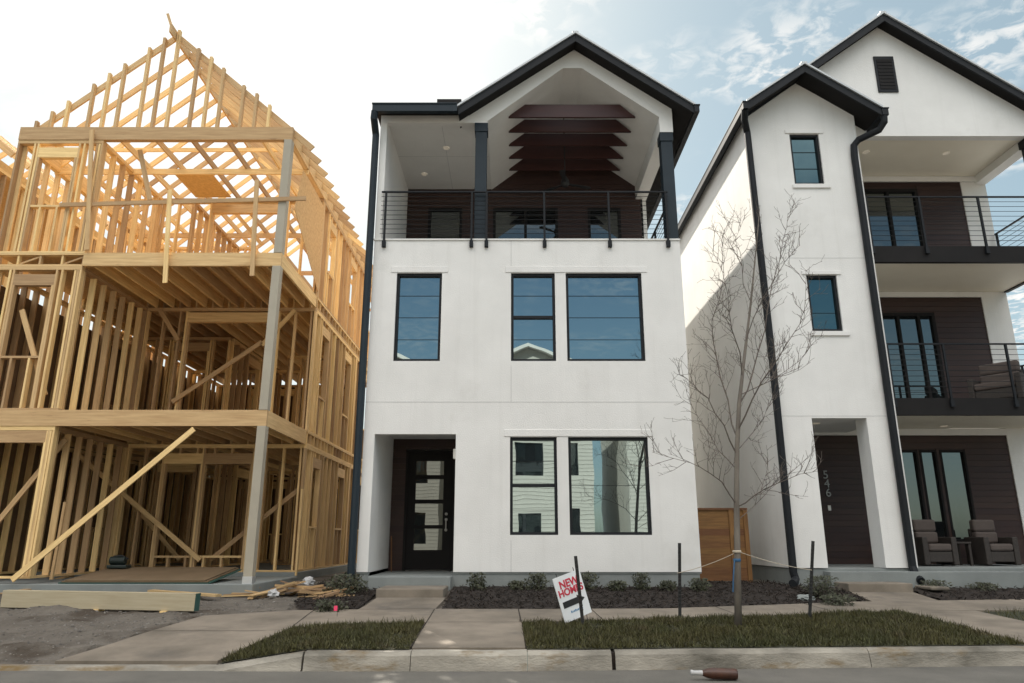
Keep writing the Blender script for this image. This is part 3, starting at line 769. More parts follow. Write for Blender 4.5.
window(H2, *V3, Y2 + .045, lines=(.34, .67), glass=M_tglass); window(H2, *V2, Y2 + .045, lines=(.34,), glass=M_tglass)
ve = (XP(875.5, 75, YG), XP(895.5, 75, YG), ZP(92.7, YG), ZP(57, YG))
m = MB(); m.box(ve[0], ve[1], YG - .03, YG - .001, ve[2], ve[3]); vn = m.build('gable_vent', M_char, H2, bevel=.006)
m = MB(); n_ = 9
for k in range(n_):
    z = ve[2] + .08 + (ve[3]-ve[2]-.16) * k / n_
    m.beam((ve[0] + .06, YG - .035, z + .04), (ve[1] - .06, YG - .035, z + .04), .012, (ve[3]-ve[2]-.16)/n_*.8)
m.build('louvre', M_soff, vn)
# balcony decks and their pale undersides
def ceil(z, y0): 
    q = MB(); q.box(XB, X2R - .003, y0, W2Y - .03, z, z + .03); q.build('porch_ceiling', M_ceil, H2)
for zt, zb in ((D3T, D3B), (D2T, D2B)):
    q = MB(); q.box(XB + .002, X2R + .02, YG, YG + .1, zb, zt); q.box(XB + .002, X2R - .02, YG + .1, W2Y - .03, zb + .1, zt - .02); q.box(X2R - .08, X2R + .02, YG + .1, W2Y - .04, zb, zt)
    q.build('balcony_deck', M_soff, H2)
    q = MB(); q.box(XB + .01, X2R - .1, YG + .11, W2Y - .04, zt - .018, zt - .008); q.build('bounce_floor', M_bounce, H2)  # pale sheet added over the deck, bounces light onto the ceiling
    ceil(zb + .03, YG + .1)
ceil(zl + .06, YG + .2)
q = MB(); q.box(DR[0], XB - .0, Y2 + .2, W2Y - .03, DR[3] + .03, DR[3] + .08); q.box(X2R - .3, X2R - .01, YG + .2, W2Y, zl - .16, zl + .05); q.box(XB, X2R - .3, W2Y - .09, W2Y - .04, zl - .1, zl + .05)
q.box(XB, 11.95, W2Y - .07, W2Y - .03, D3B - .12, D3B + .02); q.box(DR[0], 11.95, W2Y - .07, W2Y - .03, D2B - .14, D2B + .02); q.each('trim_board', M_trim, H2)
for px, py, zc in ((866, 152, zl + .06), (946, 153, zl + .06), (944, 428 - 2, D2B + .03)):
    yy = (zc - CH) / kz(py); downlight(H2, XP(px, py, yy), yy, zc)
downlight(H2, 6.75, 15.9, DR[3] + .03)
# rear walls with glazed doors
g3 = (XP(866, 215, W2Y), XP(921, 215, W2Y), D3T, ZP(189, W2Y)); g2 = (XP(882, 350, W2Y), XP(940, 350, W2Y), D2T, ZP(313, W2Y))
m = MB(); cladding(m, XB, 11.95, D3T - .02, zl, W2Y, [g3]); cladding(m, XB, 11.95, D2T - .02, D3B, W2Y, [g2])
g1 = [(XP(a, 495, W2Y), XP(b, 495, W2Y), ZP(541, W2Y), ZP(450, W2Y)) for a, b in ((894, 923.5), (925.5, 943), (946, 972))]
cladding(m, DR[0], 11.95, ZF1, D2B, W2Y, g1); m.build('rear_cladding', M_clad, H2)
window(H2, *g3, W2Y - .01, mull=(.45,), fr=.08, glass=M_dglass, frame=M_soff); window(H2, *g2, W2Y - .01, mull=(.36, .72), fr=.08, glass=M_dglass, frame=M_soff)
for q in g1: window(H2, *q, W2Y - .01, fr=.05, glass=M_dglass, frame=M_soff)
for s_, py in (('5', 475), ('4', 484), ('6', 493)):
    text(s_, .27, Matrix.Translation(at(825.5 + (py - 475) * .16, py, W2Y - .012)) @ Matrix.Rotation(R(90), 4, 'X'), M_num, 'house_number', H2, .008)
p = at(829.5, 508, W2Y - .02); m = MB(); m.box(p.x - .035, p.x + .035, p.y - .01, p.y + .02, p.z - .06, p.z + .06); m.build('doorbell', M_lamp, H2, bevel=.008)
# column, railings
q = MB(); q.box(X2R - .32, X2R - .08, YG + .05, YG + .29, D3T, zl - .2); q.box(X2R - .35, X2R - .05, YG + .02, YG + .32, zl - .2, zl - .002); q.build('column', M_char, H2, bevel=.006)
q = MB(); q.box(X2R - .32, X2R - .08, YG + .12, YG + .36, D2T, D3B); q.build('column', M_char, H2, bevel=.006)
q = MB(); q.box(X2R - .34, X2R - .02, YG + .12, YG + .42, ZF1, D2B); q.build('porch_column', M_stucco, H2, bevel=.006)
for zt, py in ((D3T, 197), (D2T, 344)):
    zr_ = ZP(py, YG - .03)
    ps = [XB + .12, XB + 1.35, XB + 2.72, XB + 4.1]
    railing(H2, [(XB - .02, YG - .03), (X2R, YG - .03)], zt, zr_, [(x, YG - .03) for x in ps], clampz=zt - .18)
    railing(H2, [(X2R - .03, YG + .0), (X2R - .03, W2Y - .05)], zt, zr_, [(X2R - .03, YG + .75), (X2R - .03, W2Y - .1)])
# roofs, gutters, pipes
gable_roof(H2, AX2, AZ2, .70, 5.40, 8.44, 14.45, 17.5)
gable_roof(H2, GX, GZ, GS, 5.40, 13.02, 14.92, BK2 + .3)
zs = AZ2 - .70 * (AX2 - 5.40)
m = MB(); m.box(5.28, 5.40, 14.42, BK2 + .3, zs - .07, zs + .09); m.box(5.27, 5.41, 14.41, BK2 + .3, zs + .09, zs + .115); m.build('gutter', M_char, H2)
zs2 = AZ2 - .70 * (8.44 - AX2)
m = MB(); m.box(8.44, 8.58, 14.42, 15.2, zs2 - .07, zs2 + .09); m.box(8.435, 8.6, 14.41, 15.2, zs2 + .09, zs2 + .115); m.build('gutter', M_char, H2)
pipe(H2, [(5.34, 14.5, zs - .05), (5.38, 14.7, zs - .2), (5.50, 14.93, zs - .4), (5.56, 14.93, 5), (5.56, 14.93, .78), (5.58, 14.9, .66), (5.5, 14.75, .6), (5.42, 14.65, .585)], .078, M_char)
px_ = 7.93
pipe(H2, [(8.5, 14.5, zs2 - .05), (8.5, 14.52, zs2 - .2), (8.42, 14.62, zs2 - .34), (8.05, 14.88, zs2 - .44), (px_ + .02, 14.93, zs2 - .56), (px_, 14.93, zs2 - .8), (px_, 14.93, 5), (px_, 14.93, .9), (px_, 14.85, .72), (px_, 14.68, .63)], .078, M_char)
# things around it
m = MB(); m.box(7.75, 8.1, 14.05, 14.62, .5, .56); tag(m.build('splash_block', M_conc, loc=(7.9, 14.3, .5), bevel=.02), 'grey concrete splash block under the right-hand downpipe', 'splash block')
def armchair(x, y, z, rz, label, cat='armchair', w_=.74, grp='wicker armchairs on the right-hand house'):
    t = thing('armchair', label, cat, (x, y, z), grp)
    a = MB(); h = w_ / 2
    a.box(x-h, x-h+.12, y-.36, y+.36, z+.02, z+.6); a.box(x+h-.12, x+h, y-.36, y+.36, z+.02, z+.6); a.box(x-h+.12, x+h-.12, y-.34, y+.3, z+.08, z+.3)
    a.box(x-h+.12, x+h-.12, y+.28, y+.36, z+.3, z+.78); a.rot(rz, (x, y, z)); a.build('frame', M_wicker, t, bevel=.02)
    a = MB(); a.box(x-h+.125, x+h-.125, y-.37, y+.2, z+.31, z+.46); a.rot(rz, (x, y, z)); a.build('seat_cushion', M_cush, t, bevel=.04)
    for k in range(2):
        a = MB(); a.box(x-h+.125, x+h-.125, y+.08-.02*k+.05*k, y+.26+.03*k, z+.47+.25*k, z+.715+.26*k); a.rot(rz, (x, y, z)); a.build('back_cushion', M_cush, t, bevel=.045)
    return t
armchair(9.15, 16.35, ZF1, 0, 'taupe-cushioned wicker armchair behind the downpipe, left of the porch side table')
armchair(XP(991, 545, 16.45), 16.45, ZF1, 0, 'taupe-cushioned wicker armchair right of the porch side table')
armchair(XP(1000, 390, 15.95), 15.95, D2T, R(-50), 'cushioned outdoor lounge chair on the middle balcony above the porch', w_=1.05)
tx = XP(955, 550, 16.5)
T_ = thing('side_table', 'dark square side table between the two porch armchairs', 'side table', (tx, 16.5, ZF1))
m = MB(); m.box(tx-.24, tx+.24, 16.26, 16.74, ZF1+.46, ZF1+.5); m.build('tabletop', M_wicker, T_, bevel=.008)
for sx in (-1, 1):
    for sy in (-1, 1):
        m = MB(); m.box(tx+sx*.2-.025, tx+sx*.2+.025, 16.5+sy*.2-.025, 16.5+sy*.2+.025, ZF1, ZF1+.46); m.build('leg', M_wicker, T_)
# cedar gate between the houses
gy = 15.9; gx0, gx1 = XR + .02, XP(750, 550, gy); gz0, gz1 = .57, ZP(508, gy)
GT = thing('wooden_gate', 'cedar gate of horizontal boards closing the gap between the white houses', 'gate', ((gx0+gx1)/2, gy, gz0))
m = MB(); nb = 11; bh = (gz1 - .04 - gz0) / nb
for k in range(nb): m.box(gx0 + .09, gx1 - .09, gy, gy + .025, gz0 + k*bh + .002, gz0 + (k+1)*bh - .002)
m.box(gx0 + .1, gx1 - .1, gy + .028, gy + .04, gz0, gz1 - .05); m.build('board_panel', M_cedar, GT)
for x in (gx0 + .045, gx1 - .045, gx1 - .36):
    m = MB(); m.box(x - .045, x + .045, gy - .03, gy - .002 if x == gx1 - .36 else gy + .06, gz0 - .1, gz1 - .045); m.build('post', M_cedar, GT)
m = MB(); m.box(gx0, gx1, gy - .04, gy + .07, gz1 - .04, gz1); m.build('cap_rail', M_cedar, GT)
m = MB(); hx = gx1 - .3; m.box(hx-.03, hx+.03, gy-.07, gy-.03, 1.25, 1.5); m.build('latch', M_black, GT)

# brick house glimpsed beyond the right edge
HB = thing('brick_house', 'brown brick house glimpsed past the porch at the right edge', 'house', (19, 18.5, .5))
m = MB(); m.wall(15.2, 23, .3, 4.3, 18.0, 18.3, [(16.4, 17.6, 1.4, 2.9)]); m.wall(18.3, 27, .3, 4.3, 15.2, 15.5, ax='y'); m.build('wall', M_brick, HB)
window(HB, 16.4, 17.6, 1.4, 2.9, 18.05)
gable_roof(HB, 19.1, 6.5, .55, 14.9, 23.3, 17.6, 27)

# ================================================================== TIMBER FRAME HOUSE
YF, YB_, YR = 14.0, 16.85, 26.0; TL, TM, TR = -10.78, -8.92, -4.80
S0 = .62; B2B, B2T = ZP(426, YF), ZP(410, YF); B3B, B3T = ZP(266, YF), ZP(253, YF); BTB, BTT = ZP(140, YF), ZP(127.5, YF)
SW, SD = .042, .125
TH = thing('timber_frame_house', 'bare pine timber frame of a three-storey house under construction', 'house frame', (-7.8, YF, .5))
bulk = MB(); n_ind = [0]
def add_stud(parent, x, y, z0, z1, along, indiv):
    a, b = (SW, SD) if along == 'x' else (SD, SW)
    a, b = (a, b - random.uniform(.0005, .006)) if along == 'x' else (a - random.uniform(.0005, .006), b)
    j = random.uniform(-.002, .002); x_, y_ = (x + j, y) if along == 'x' else (x, y + j)
    if indiv and n_ind[0] < 100:
        n_ind[0] += 1; q = MB(); q.box(x_-a/2, x_+a/2, y_-b/2, y_+b/2, z0, z1); q.build('stud', M_lum, parent)
    else: bulk.box(x_-a/2, x_+a/2, y_-b/2, y_+b/2, z0, z1)
def wall_frame(along, u0, u1, fix, z0, z1, ops=(), sp_=.4, indiv=False, root=None, mid=False):
    root = root or TH
    m = MB()
    def bx(a, b, c, d, t=SD):
        m.box(a, b, fix-t/2, fix+t/2, c, d) if along == 'x' else m.box(fix-t/2, fix+t/2, a, b, c, d)
    bx(u0, u1, z1 - .04, z1); bx(u0, u1, z1 - .082, z1 - .04)
    wf = m.build('wall_frame', M_lum, root)
    m = MB(); bx(u0, u1, z0, z0 + .04); m.build('bottom_plate', M_lum, wf)
    for a, b, c, d in ops:
        m = MB(); bx(a - .05, b + .05, d, min(d + .24, z1 - .085), SD - .01); m.build('header', M_lum, wf)
        if c > z0 + .1: m = MB(); bx(a, b, c - .045, c, SD - .004); m.build('sill', M_lum, wf)
    zb, zt = z0 + .04, z1 - .082
    P = lambda u: (u, fix) if along == 'x' else (fix, u)
    us = [u0 + SW/2]
    while us[-1] + sp_ < u1 - SW * 1.8: us.append(us[-1] + sp_)
    us += [u1 - SW/2]
    for u in us:
        hit = [o_ for o_ in ops if o_[0] - .12 < u < o_[1] + .12]
        if not hit: add_stud(wf, *P(u), zb, zt, along, indiv)
        else:
            a, b, c, d = hit[0]
            if a + .05 < u < b - .05:
                if zt - d - .24 > .1: add_stud(wf, *P(u), d + .24, zt, along, False)
                if c - .045 - zb > .1: add_stud(wf, *P(u), zb, c - .045, along, False)
    for a, b, c, d in ops:
        for u in (a - SW/2 - .005, b + SW/2 + .005): add_stud(wf, *P(u), zb, d, along, indiv)
        for u in (a - SW*1.5 - .01, b + SW*1.5 + .01): add_stud(wf, *P(u), zb, zt, along, indiv)
    return wf
m = MB(); m.box(TL - .1, TR + .05, YF - .1, YB_ - .1, .1, S0); m.box(TL - .1, TR + .05, YB_ - .1, YR, .1, S0 + .09); m.each('slab', M_found, TH, bevel=.015)
LV = [(S0 + .092, B2B), (B2T, B3B), (B3T, BTB)]
for k, (a, b) in enumerate(LV):
    # bay front
    if k == 0:
        for px in (27, 46):
            pass
        wf = wall_frame('x', TL, TM, YF + .06, a, b, [(-10.3, -9.1, a + .02, b - .32)], indiv=True)
    else:
        wf = wall_frame('x', TL, TM, YF + .06, a, b, [(-10.25, -9.5, a + 1.1, b - .42)], sp_=.36, indiv=True)
    for dx in (.054, .108): add_stud(wf, TM - .021 - dx, YF + .06, a + .04, b - .09, 'x', k > 0)
    wall_frame('y', YF + .13, YB_ - .07, TM - .06, a, b, indiv=True)
    ops = {0: [(-8.0, -7.2, a + .35, b - .45), (-7.08, -6.05, a + .35, b - .45)], 1: [(-7.87, -5.95, a + .02, b - .36)], 2: [(-7.6, -5.95, a + .02, b - .4)]}[k]
    wall_frame('x', TM, TR, YB_, a, b, ops, indiv=True)
    # right flank with window openings, then the rest of the shell and partitions
    wall_frame('y', YB_ + .07, YR, TR - .065, a, b, [(17.6, 18.25, a + 1.0, b - .45), (20.2, 20.9, a + 1.0, b - .45), (23, 24.2, a + 1.0, b - .45)], indiv=(k > 0), sp_=.4)
    wall_frame('y', YF + .13, YR, TL + .065, a, b, [(18.5, 19.4, a + 1, b - .45)])
    wall_frame('x', TL, TR, YR - .06, a, b, [(-9.5, -8, a + .9, b - .4), (-7, -5.8, a + .9, b - .4)])
    if k < 2:
        wall_frame('x', TL, -7.9, 19.5, a, b, [(-9.4, -8.5, a + .02, b - .4)]); wall_frame('x', -6.9, TR, 21.6, a, b, [(-6.3, -5.4, a + .02, b - .4)])
        wall_frame('y', 19.6, 24, -7.9, a, b, [(20.9, 21.8, a + .02, b - .4)]); wall_frame('x', TL, TR, 23.6, a, b)
    else: wall_frame('x', TL, -7.6, 20.0, a, b); wall_frame('y', 17, 20, -8.2, a, b)
# floors: rim beams, joists, decks
for zb, zt in ((B2B, B2T), (B3B, B3T)):
    m = MB(); m.box(TM - (1.95 if zt < 5 else 0), TR + .0, YF - .02, YF + .05, zb, zt); m.box(TR - .05, TR, YF + .05, YB_ - .08, zb, zt); m.each('rim_beam', M_lum, TH)
    if zt > 5:
        m = MB(); m.box(TL, TM, YF, YF + .12, zt - .04, zt); m.box(TL, TM, YF, YF + .12, zb, zb + .04)
        u = TL
        for x in (TL + .02, TL + .48, TL + .94, TL + 1.4, TM - .02): m.box(x - .02, x + .02, YF + .02, YF + .1, zb + .04, zt - .04)
        for x in (TL + .5, TL + 1.42): m.beam((x, YF + .06, zb + .06), (x + .42, YF + .06, zt - .06), .03, .035)
        m.build('floor_truss', M_lum, TH)
    x = TM + .2
    while x < TR - .15:
        q = MB(); q.box(x - .02, x + .02, YF + .055, YB_ - .01, zb + .01, zt - .03); q.build('joist', M_lum, TH); x += .4
    m = MB(); m.box(TL + .01, TR - .01, YF + .06, YR - .01, zt - .028, zt - .002); m.build('subfloor', M_osb, TH)
    m = MB(); x = TL + .2
    while x < TR - .12: m.box(x - .02, x + .02, YB_ + .02, YR, zb + .01, zt - .03); x += .4
    m.each('joist', M_lum, TH); m = MB(); y = YB_
    while y < YR: m.box(TR - .1, TR - .0, y, y + .045, zb + .04, zt - .04); y += .32
    m.each('blocking', M_lum, TH); m = MB()
    m.box(TR - .1, TR + .002, YB_, YR, zb, zb + .04); m.box(TR - .1, TR + .002, YB_, YR, zt - .04, zt)
    m.each('rim_plate', M_lum, TH)
# grey wrapped corner posts
for a, b in ((S0, B2B), (B2T, B3B), (B3T, BTB)):
    q = MB(); q.box(TR - .17, TR + .0, YF - .03, YF + .15, a + (.12 if a < 1 else 0), b); po = q.build('corner_post', M_wrap, TH, bevel=.006)
    if a < 1: q = MB(); q.box(TR - .175, TR + .005, YF - .035, YF + .155, a, a + .13); q.build('post_base', M_plate, po)
# top beam, gable studs, rafters, ridge
m = MB(); m.box(TL + .0, TR + .0, YF - .02, YF + .1, BTB, BTT); m.build('top_beam', M_lum, TH)
m = MB(); m.box(TL - .0, TL + .12, YF + .1, YR, BTB, BTT); m.box(TR - .12, TR, YF + .1, YR, BTB, BTT); m.each('wall_plate', M_lum, TH)
RX, RZ = (TL + TR) / 2 + .10, ZP(31, YF) ; RS = (RZ - BTT) / (TR - RX)
def rz_(x): return RZ - RS * abs(x - RX)
x = TL + .3; k = 0
while x < TR - .15:
    q = MB(); q.box(x - .03, x + .03, YF + .0, YF + .09, BTT + .001, rz_(x) + random.uniform(.03, .1)); q.build('gable_stud', M_lum, TH)
    x += .36 + (.14 if k % 3 == 2 else -.05); k += 1
y = YF + .12; k = 0
while y < YR:
    for sg in (-1, 1):
        e = TL - .04 if sg < 0 else TR + .42
        q = MB(); q.beam((RX + sg*.03, y, RZ - .09), (e, y, RZ - .09 - RS * (abs(e - RX))), .042, .13, up=(0, 0, 1)); q.build('rafter', M_lum, TH)
    y += .6; k += 1
m = MB(); m.box(RX - .022, RX + .022, YF - .25, YR + .1, RZ - .22, RZ + .0); m.beam((RX - .02, YF - .02, RZ - .12), (RX - .22, YF - .05, RZ + .42), .04, .06); m.build('ridge_board', M_lum, TH)
m = MB(); x = TL + .6
while x < TR - .3: m.box(x - .02, x + .02, YF + .1, YR, BTB + .03, BTB + .17); x += .78
for y in (15.3, YB_, 19.0, 22.0): m.box(TL, TR, y, y + .042, BTB - .12, BTB + .02)
m.each('ceiling_joist', M_lum, TH)
m = MB(); m.box(-8.05, -7.15, 15.5, 16.7, BTB - .02, BTB + .0); m.build('ceiling_panel', M_osb, TH)
# sheathing on the right flank of the top storey, sheets on the lower rear
m = MB()
m.prism([(14.5, ZP(208, 14.5)), (YB_ - .05, B3T + .12), (YB_ - .05, BTB - .25), (14.9, BTB - .25)], TR + .004, TR + .016, 'x')
m.each('sheathing', M_osb, TH)
m = MB(); m.box(TL, TR, YR + .01, YR + .022, S0, B2T); m.box(TL - .02, TL - .008, YF + .2, YR, S0, B3B - .3); m.box(TL, TR - .7, YR + .01, YR + .022, B2T + .01, B3B); m.each('sheathing', M_dsh, TH)  # dark sheets added at rear and left to darken the storeys inside
# temporary braces and guard rail
def brace(a, b, w_=.04, h_=.1):
    q = MB(); q.beam(a, b, w_, h_, up=(0, 0, 1)); q.build('brace', M_lum, TH)
brace(at(12, 580, YF - .15), at(194, 429, YF - .1)); brace((TL + .2, YF + .4, S0 + .2), (TM, YF + .4, B2B - .2))
brace(at(172, 402, YB_ - .12), at(262, 342, YB_ - .12)); brace(at(75, 452, YB_ - .12), at(200, 560, YB_ - .12)); brace(at(210, 560, YB_ + .12), at(298, 490, YB_ + .12))
brace(at(105, 470, YB_ + 2), at(180, 560, YB_ + 2)); brace(at(22, 310, YF + .16), at(45, 395, YF + .16)); brace(at(160, 310, YB_ - .12), at(178, 340, YB_ - .12))
brace(at(262, 345, YB_ - .12), at(295, 310, YB_ - .12)); brace((TM + .1, YF + .5, S0 + .05), (TM + .1, YF + .55, S0 + 1.5), .05, .05)
brace((TR + .02, YB_ - .1, S0 + .02), (TR + .02, YB_ - .13, S0 + 1.9), .04, .1)
brace(at(60, 205, YF - .06), at(306, 198.5, YF - .06), .04, .09)
for px, py0, py1 in ((170, 190, 283), (257, 180, 276), (92, 130, 250)): brace(at(px, py0, YF - .1), at(px - 5, py1, YF - .1), .09, .035)
brace(at(112, 150, YB_ - 1), at(290, 150, YB_ - .1)); brace(at(225, 200, YB_ + .4), at(262, 245, YB_ + .4)); brace(at(140, 150, YF + .3), at(150, 200, YF + .4))
b_ = bulk.build('stud', M_lum, TH); b_['kind'] = 'stuff'
# the next frame, a sliver at the left edge
T2 = thing('timber_frame_house', 'second pine house frame, only a sliver at the left edge of the picture', 'house frame', (-15.5, 16, .5))
bulk = MB()
for a, b in ((.62, 3.7), (3.9, 7.0), (7.2, 10.3)):
    wall_frame('y', 15.5, 25, -12.75, a, b, root=T2); wall_frame('x', -18.5, -12.7, 15.45, a, b, root=T2)
    q = MB(); q.box(-18.5, -12.7, 15.4, 25, b, b + .2); q.build('subfloor', M_osb, T2)
y = 15.3
while y < 25:
    for e in (-12.3, -18.9): q = MB(); q.beam((-15.6, y, 13.2), (e, y, 10.55), .042, .17); q.build('rafter', M_lum, T2)
    y += .6
b_ = bulk.build('stud', M_lum, T2); b_['kind'] = 'stuff'

# ------------------------------------------------------------------ things on the site
bx0, bx1 = G(3, 609), G(196, 613)
def gz(x, y): return zg(x, y)
m = MB(); a = Vector((*bx0, gz(*bx0) + .16)); b = Vector((*bx1, gz(*bx1) + .16))
m.beam(a, b, .14, .26); lv = tag(m.build('laminated_beam', [M_lvl, M_green], loc=(*((a+b)/2).xy, gz(*bx0)), bevel=.004), 'long pale laminated beam lying on blocks in front of the slab', 'timber beam')
m = MB(); d = (b - a).normalized(); m.beam(b - d*.0 + d*.002, b + d*.006, .139, .258); m.build('end_seal', M_green, lv)
for k, t in enumerate((.22, .5, .85)):
    c = a.lerp(b, t); m = MB(); m.box(c.x-.05, c.x+.05, c.y-.12, c.y+.12, c.z-.22, c.z-.131); tag(m.build('wood_block', M_lum, loc=(c.x, c.y, c.z-.2)), ('short wooden block under the left end of the laminated beam', 'short wooden block under the middle of the laminated beam', 'short wooden block under the right end of the laminated beam')[k], 'wood block', 'blocks under the laminated beam')
rng = random.Random(21)
boards = [((75, 590), (130, 581)), ((96, 592), (210, 594)), ((118, 592), (178, 590)), ((35, 592), (70, 580)), ((150, 596), (218, 601)), ((0, 600), (60, 589)), ((60, 593), (86, 584))]
names = ['board lying askew at the left, pointing at the slab, behind the laminated beam', 'long board parallel to the laminated beam and just behind it', 'short board behind the middle of the laminated beam', 'board standing nearest the slab among those at the left',
         'board whose end sticks out past the right end of the laminated beam', 'board at the far left edge behind the laminated beam', 'short dark board crossing behind the laminated beam']
for (p, q), nm in zip(boards, names):
    P, Q = G(*p), G(*q); m = MB(); m.beam((*P, gz(*P)+.09), (*Q, gz(*Q)+.09), .14, .04); tag(m.build('loose_board', M_scrap, loc=(*P, gz(*P))), 'pine ' + nm, 'board', 'loose boards behind the beam')
PS = thing('plywood_stack', 'flat stack of brown sheets with green edges lying on the slab', 'plywood sheets', (-7.2, 14.8, S0))
for k in range(3):
    m = MB(); m.box(-8.35 + .06*k, -5.55 - .05*k, 13.95, 15.5, S0 + .006 + .022*k, S0 + .024 + .022*k); m.rot(R(6.5), (0, 13.95, S0), 'X'); s_ = m.build('sheet', M_ply if k else M_green, PS)
GS_ = thing('sheet_stack', 'low stack of green-edged boards at the far left behind the beam', 'board stack', (*G(15, 588), .45))
for k in range(3):
    m = MB(); p = G(-10, 594); q = G(44, 586); m.beam((*p, .47 + .03*k), (*q, .49 + .03*k), .7, .02); m.build('sheet', [M_green, M_ply, M_green][k], GS_)
# compressor-like tool
tp = at(121, 571, 15.4); tx, ty, tz = tp.x, 15.3, S0 + .225
TT = thing('power_tool', 'small dark power tool resting on the brown sheets', 'power tool', (tx, ty, tz))
m = MB(); m.box(tx-.2, tx+.2, ty-.12, ty+.12, tz, tz+.07); m.build('base', M_tool, TT, bevel=.02)
m = MB(); m.tube([(tx-.19, ty, tz+.15), (tx+.12, ty, tz+.15)], [.08, .08], 16); m.build('motor', M_tool, TT, bevel=.015)
m = MB(); m.tube([(tx+.08, ty, tz+.1), (tx+.16, ty, tz+.19), (tx+.02, ty, tz+.25), (tx-.14, ty, tz+.23)], .018, 8); m.build('handle', M_black, TT)
# heap of offcuts
c0 = G(285, 597); SC = []
look = ['long', 'short', 'split', 'weathered', 'pale', 'thin', 'wide', 'notched']
for k in range(30):
    u = rng.random(); x = c0[0] + rng.uniform(-.75, .85); y = c0[1] + rng.uniform(-.3, .55); z = gz(x, y) + .03 + .18 * math.exp(-((x-c0[0]-.1)/.5)**2) * rng.random()
    a = rng.gauss(.25, .6); l = rng.uniform(.12, .6); dz = rng.uniform(-.05, .1)
    m = MB(); m.beam((x - l*math.cos(a), y - l*math.sin(a)*.6, z - dz), (x + l*math.cos(a), y + l*math.sin(a)*.6, z + dz), rng.choice((.04, .09, .14)), rng.choice((.02, .04)))
    tag(m.build('scrap_board', M_scrap, loc=(x, y, gz(x, y))), 'pine offcut in the scrap heap between the frame house and the front walk', 'offcut', 'scrap heap of offcuts')
def crumple(p, r, seed, name, mt, label, cat):
    bm = bmesh.new(); bmesh.ops.create_icosphere(bm, subdivisions=3, radius=1)
    me = bpy.data.meshes.new(name)
    for v in bm.verts:
        n1 = noise.noise(v.co * 2.1 + Vector((seed, 0, 0))); v.co = v.co * (1 + .5 * n1 + .2 * noise.noise(v.co * 6 + Vector((seed, 4, 0))))
        v.co = Vector((v.co.x * r[0], v.co.y * r[1], max(v.co.z, -.5) * r[2]))
    bm.to_mesh(me); bm.free(); me.materials.append(mt)
    o = bpy.data.objects.new(name, me); C.scene.collection.objects.link(o); o.location = p; return tag(o, label, cat)
p = G(307, 590); crumple((p[0], p[1], gz(*p) + .14), (.12, .1, .1), 3, 'plastic_wrap', M_film, 'crumpled white plastic film on top of the scrap heap', 'plastic film')
p = G(273, 600); crumple((p[0], p[1], gz(*p) + .1), (.09, .07, .08), 8, 'paper_scrap', M_film, 'crumpled white paper at the front of the scrap heap', 'paper')
p = G(806, 601); crumple((p[0], p[1], gz(*p) + .04), (.15, .1, .06), 5, 'pale_stone', M_found, 'pale flat stone by the stake left of the right-hand walk', 'stone')
# pink survey flag
p = G(337, 618); FG = thing('survey_flag', 'small pink survey flag in the mulch left of the front walk', 'flag', (*p, gz(*p)))
m = MB(); m.tube([(*p, gz(*p)), (p[0], p[1], gz(*p) + .17)], .003, 6); m.build('wire', M_steel, FG)
m = MB(); m.box(p[0] - .055, p[0] + .0, p[1], p[1] + .004, gz(*p) + .10, gz(*p) + .17); m.build('pennant', M_pink, FG)
# litter in the gutter
p = G(722, 679); p = XP(722, 678, 8.08), 8.08
LT = thing('glass_bottle', 'brown bottle with a pale neck lying in the gutter', 'bottle', (p[0], p[1], .012))
Mx = Matrix.Rotation(R(-88), 3, 'Y')
m = MB(); m.lathe([(0, -.16), (.05, -.155), (.055, -.14), (.055, .1), (.045, .15), (.026, .2)], (p[0], p[1], .068), 20, Mx); m.build('body', M_brown, LT, smooth=True)
m = MB(); m.lathe([(.026, .2), (.022, .29), (.027, .3), (.027, .32), (0, .322)], (p[0], p[1], .068), 16, Mx); m.build('neck', M_film, LT, smooth=True)
# leaning stick in the entrance
m = MB(); m.tube([(-2.62, 16.4, PF), (-2.7, 16.7, PF + .75)], .012, 6); tag(m.build('wooden_stick', M_cedar, loc=(-2.62, 16.4, PF)), 'thin reddish stick leaning against the wall left of the front door', 'stick')

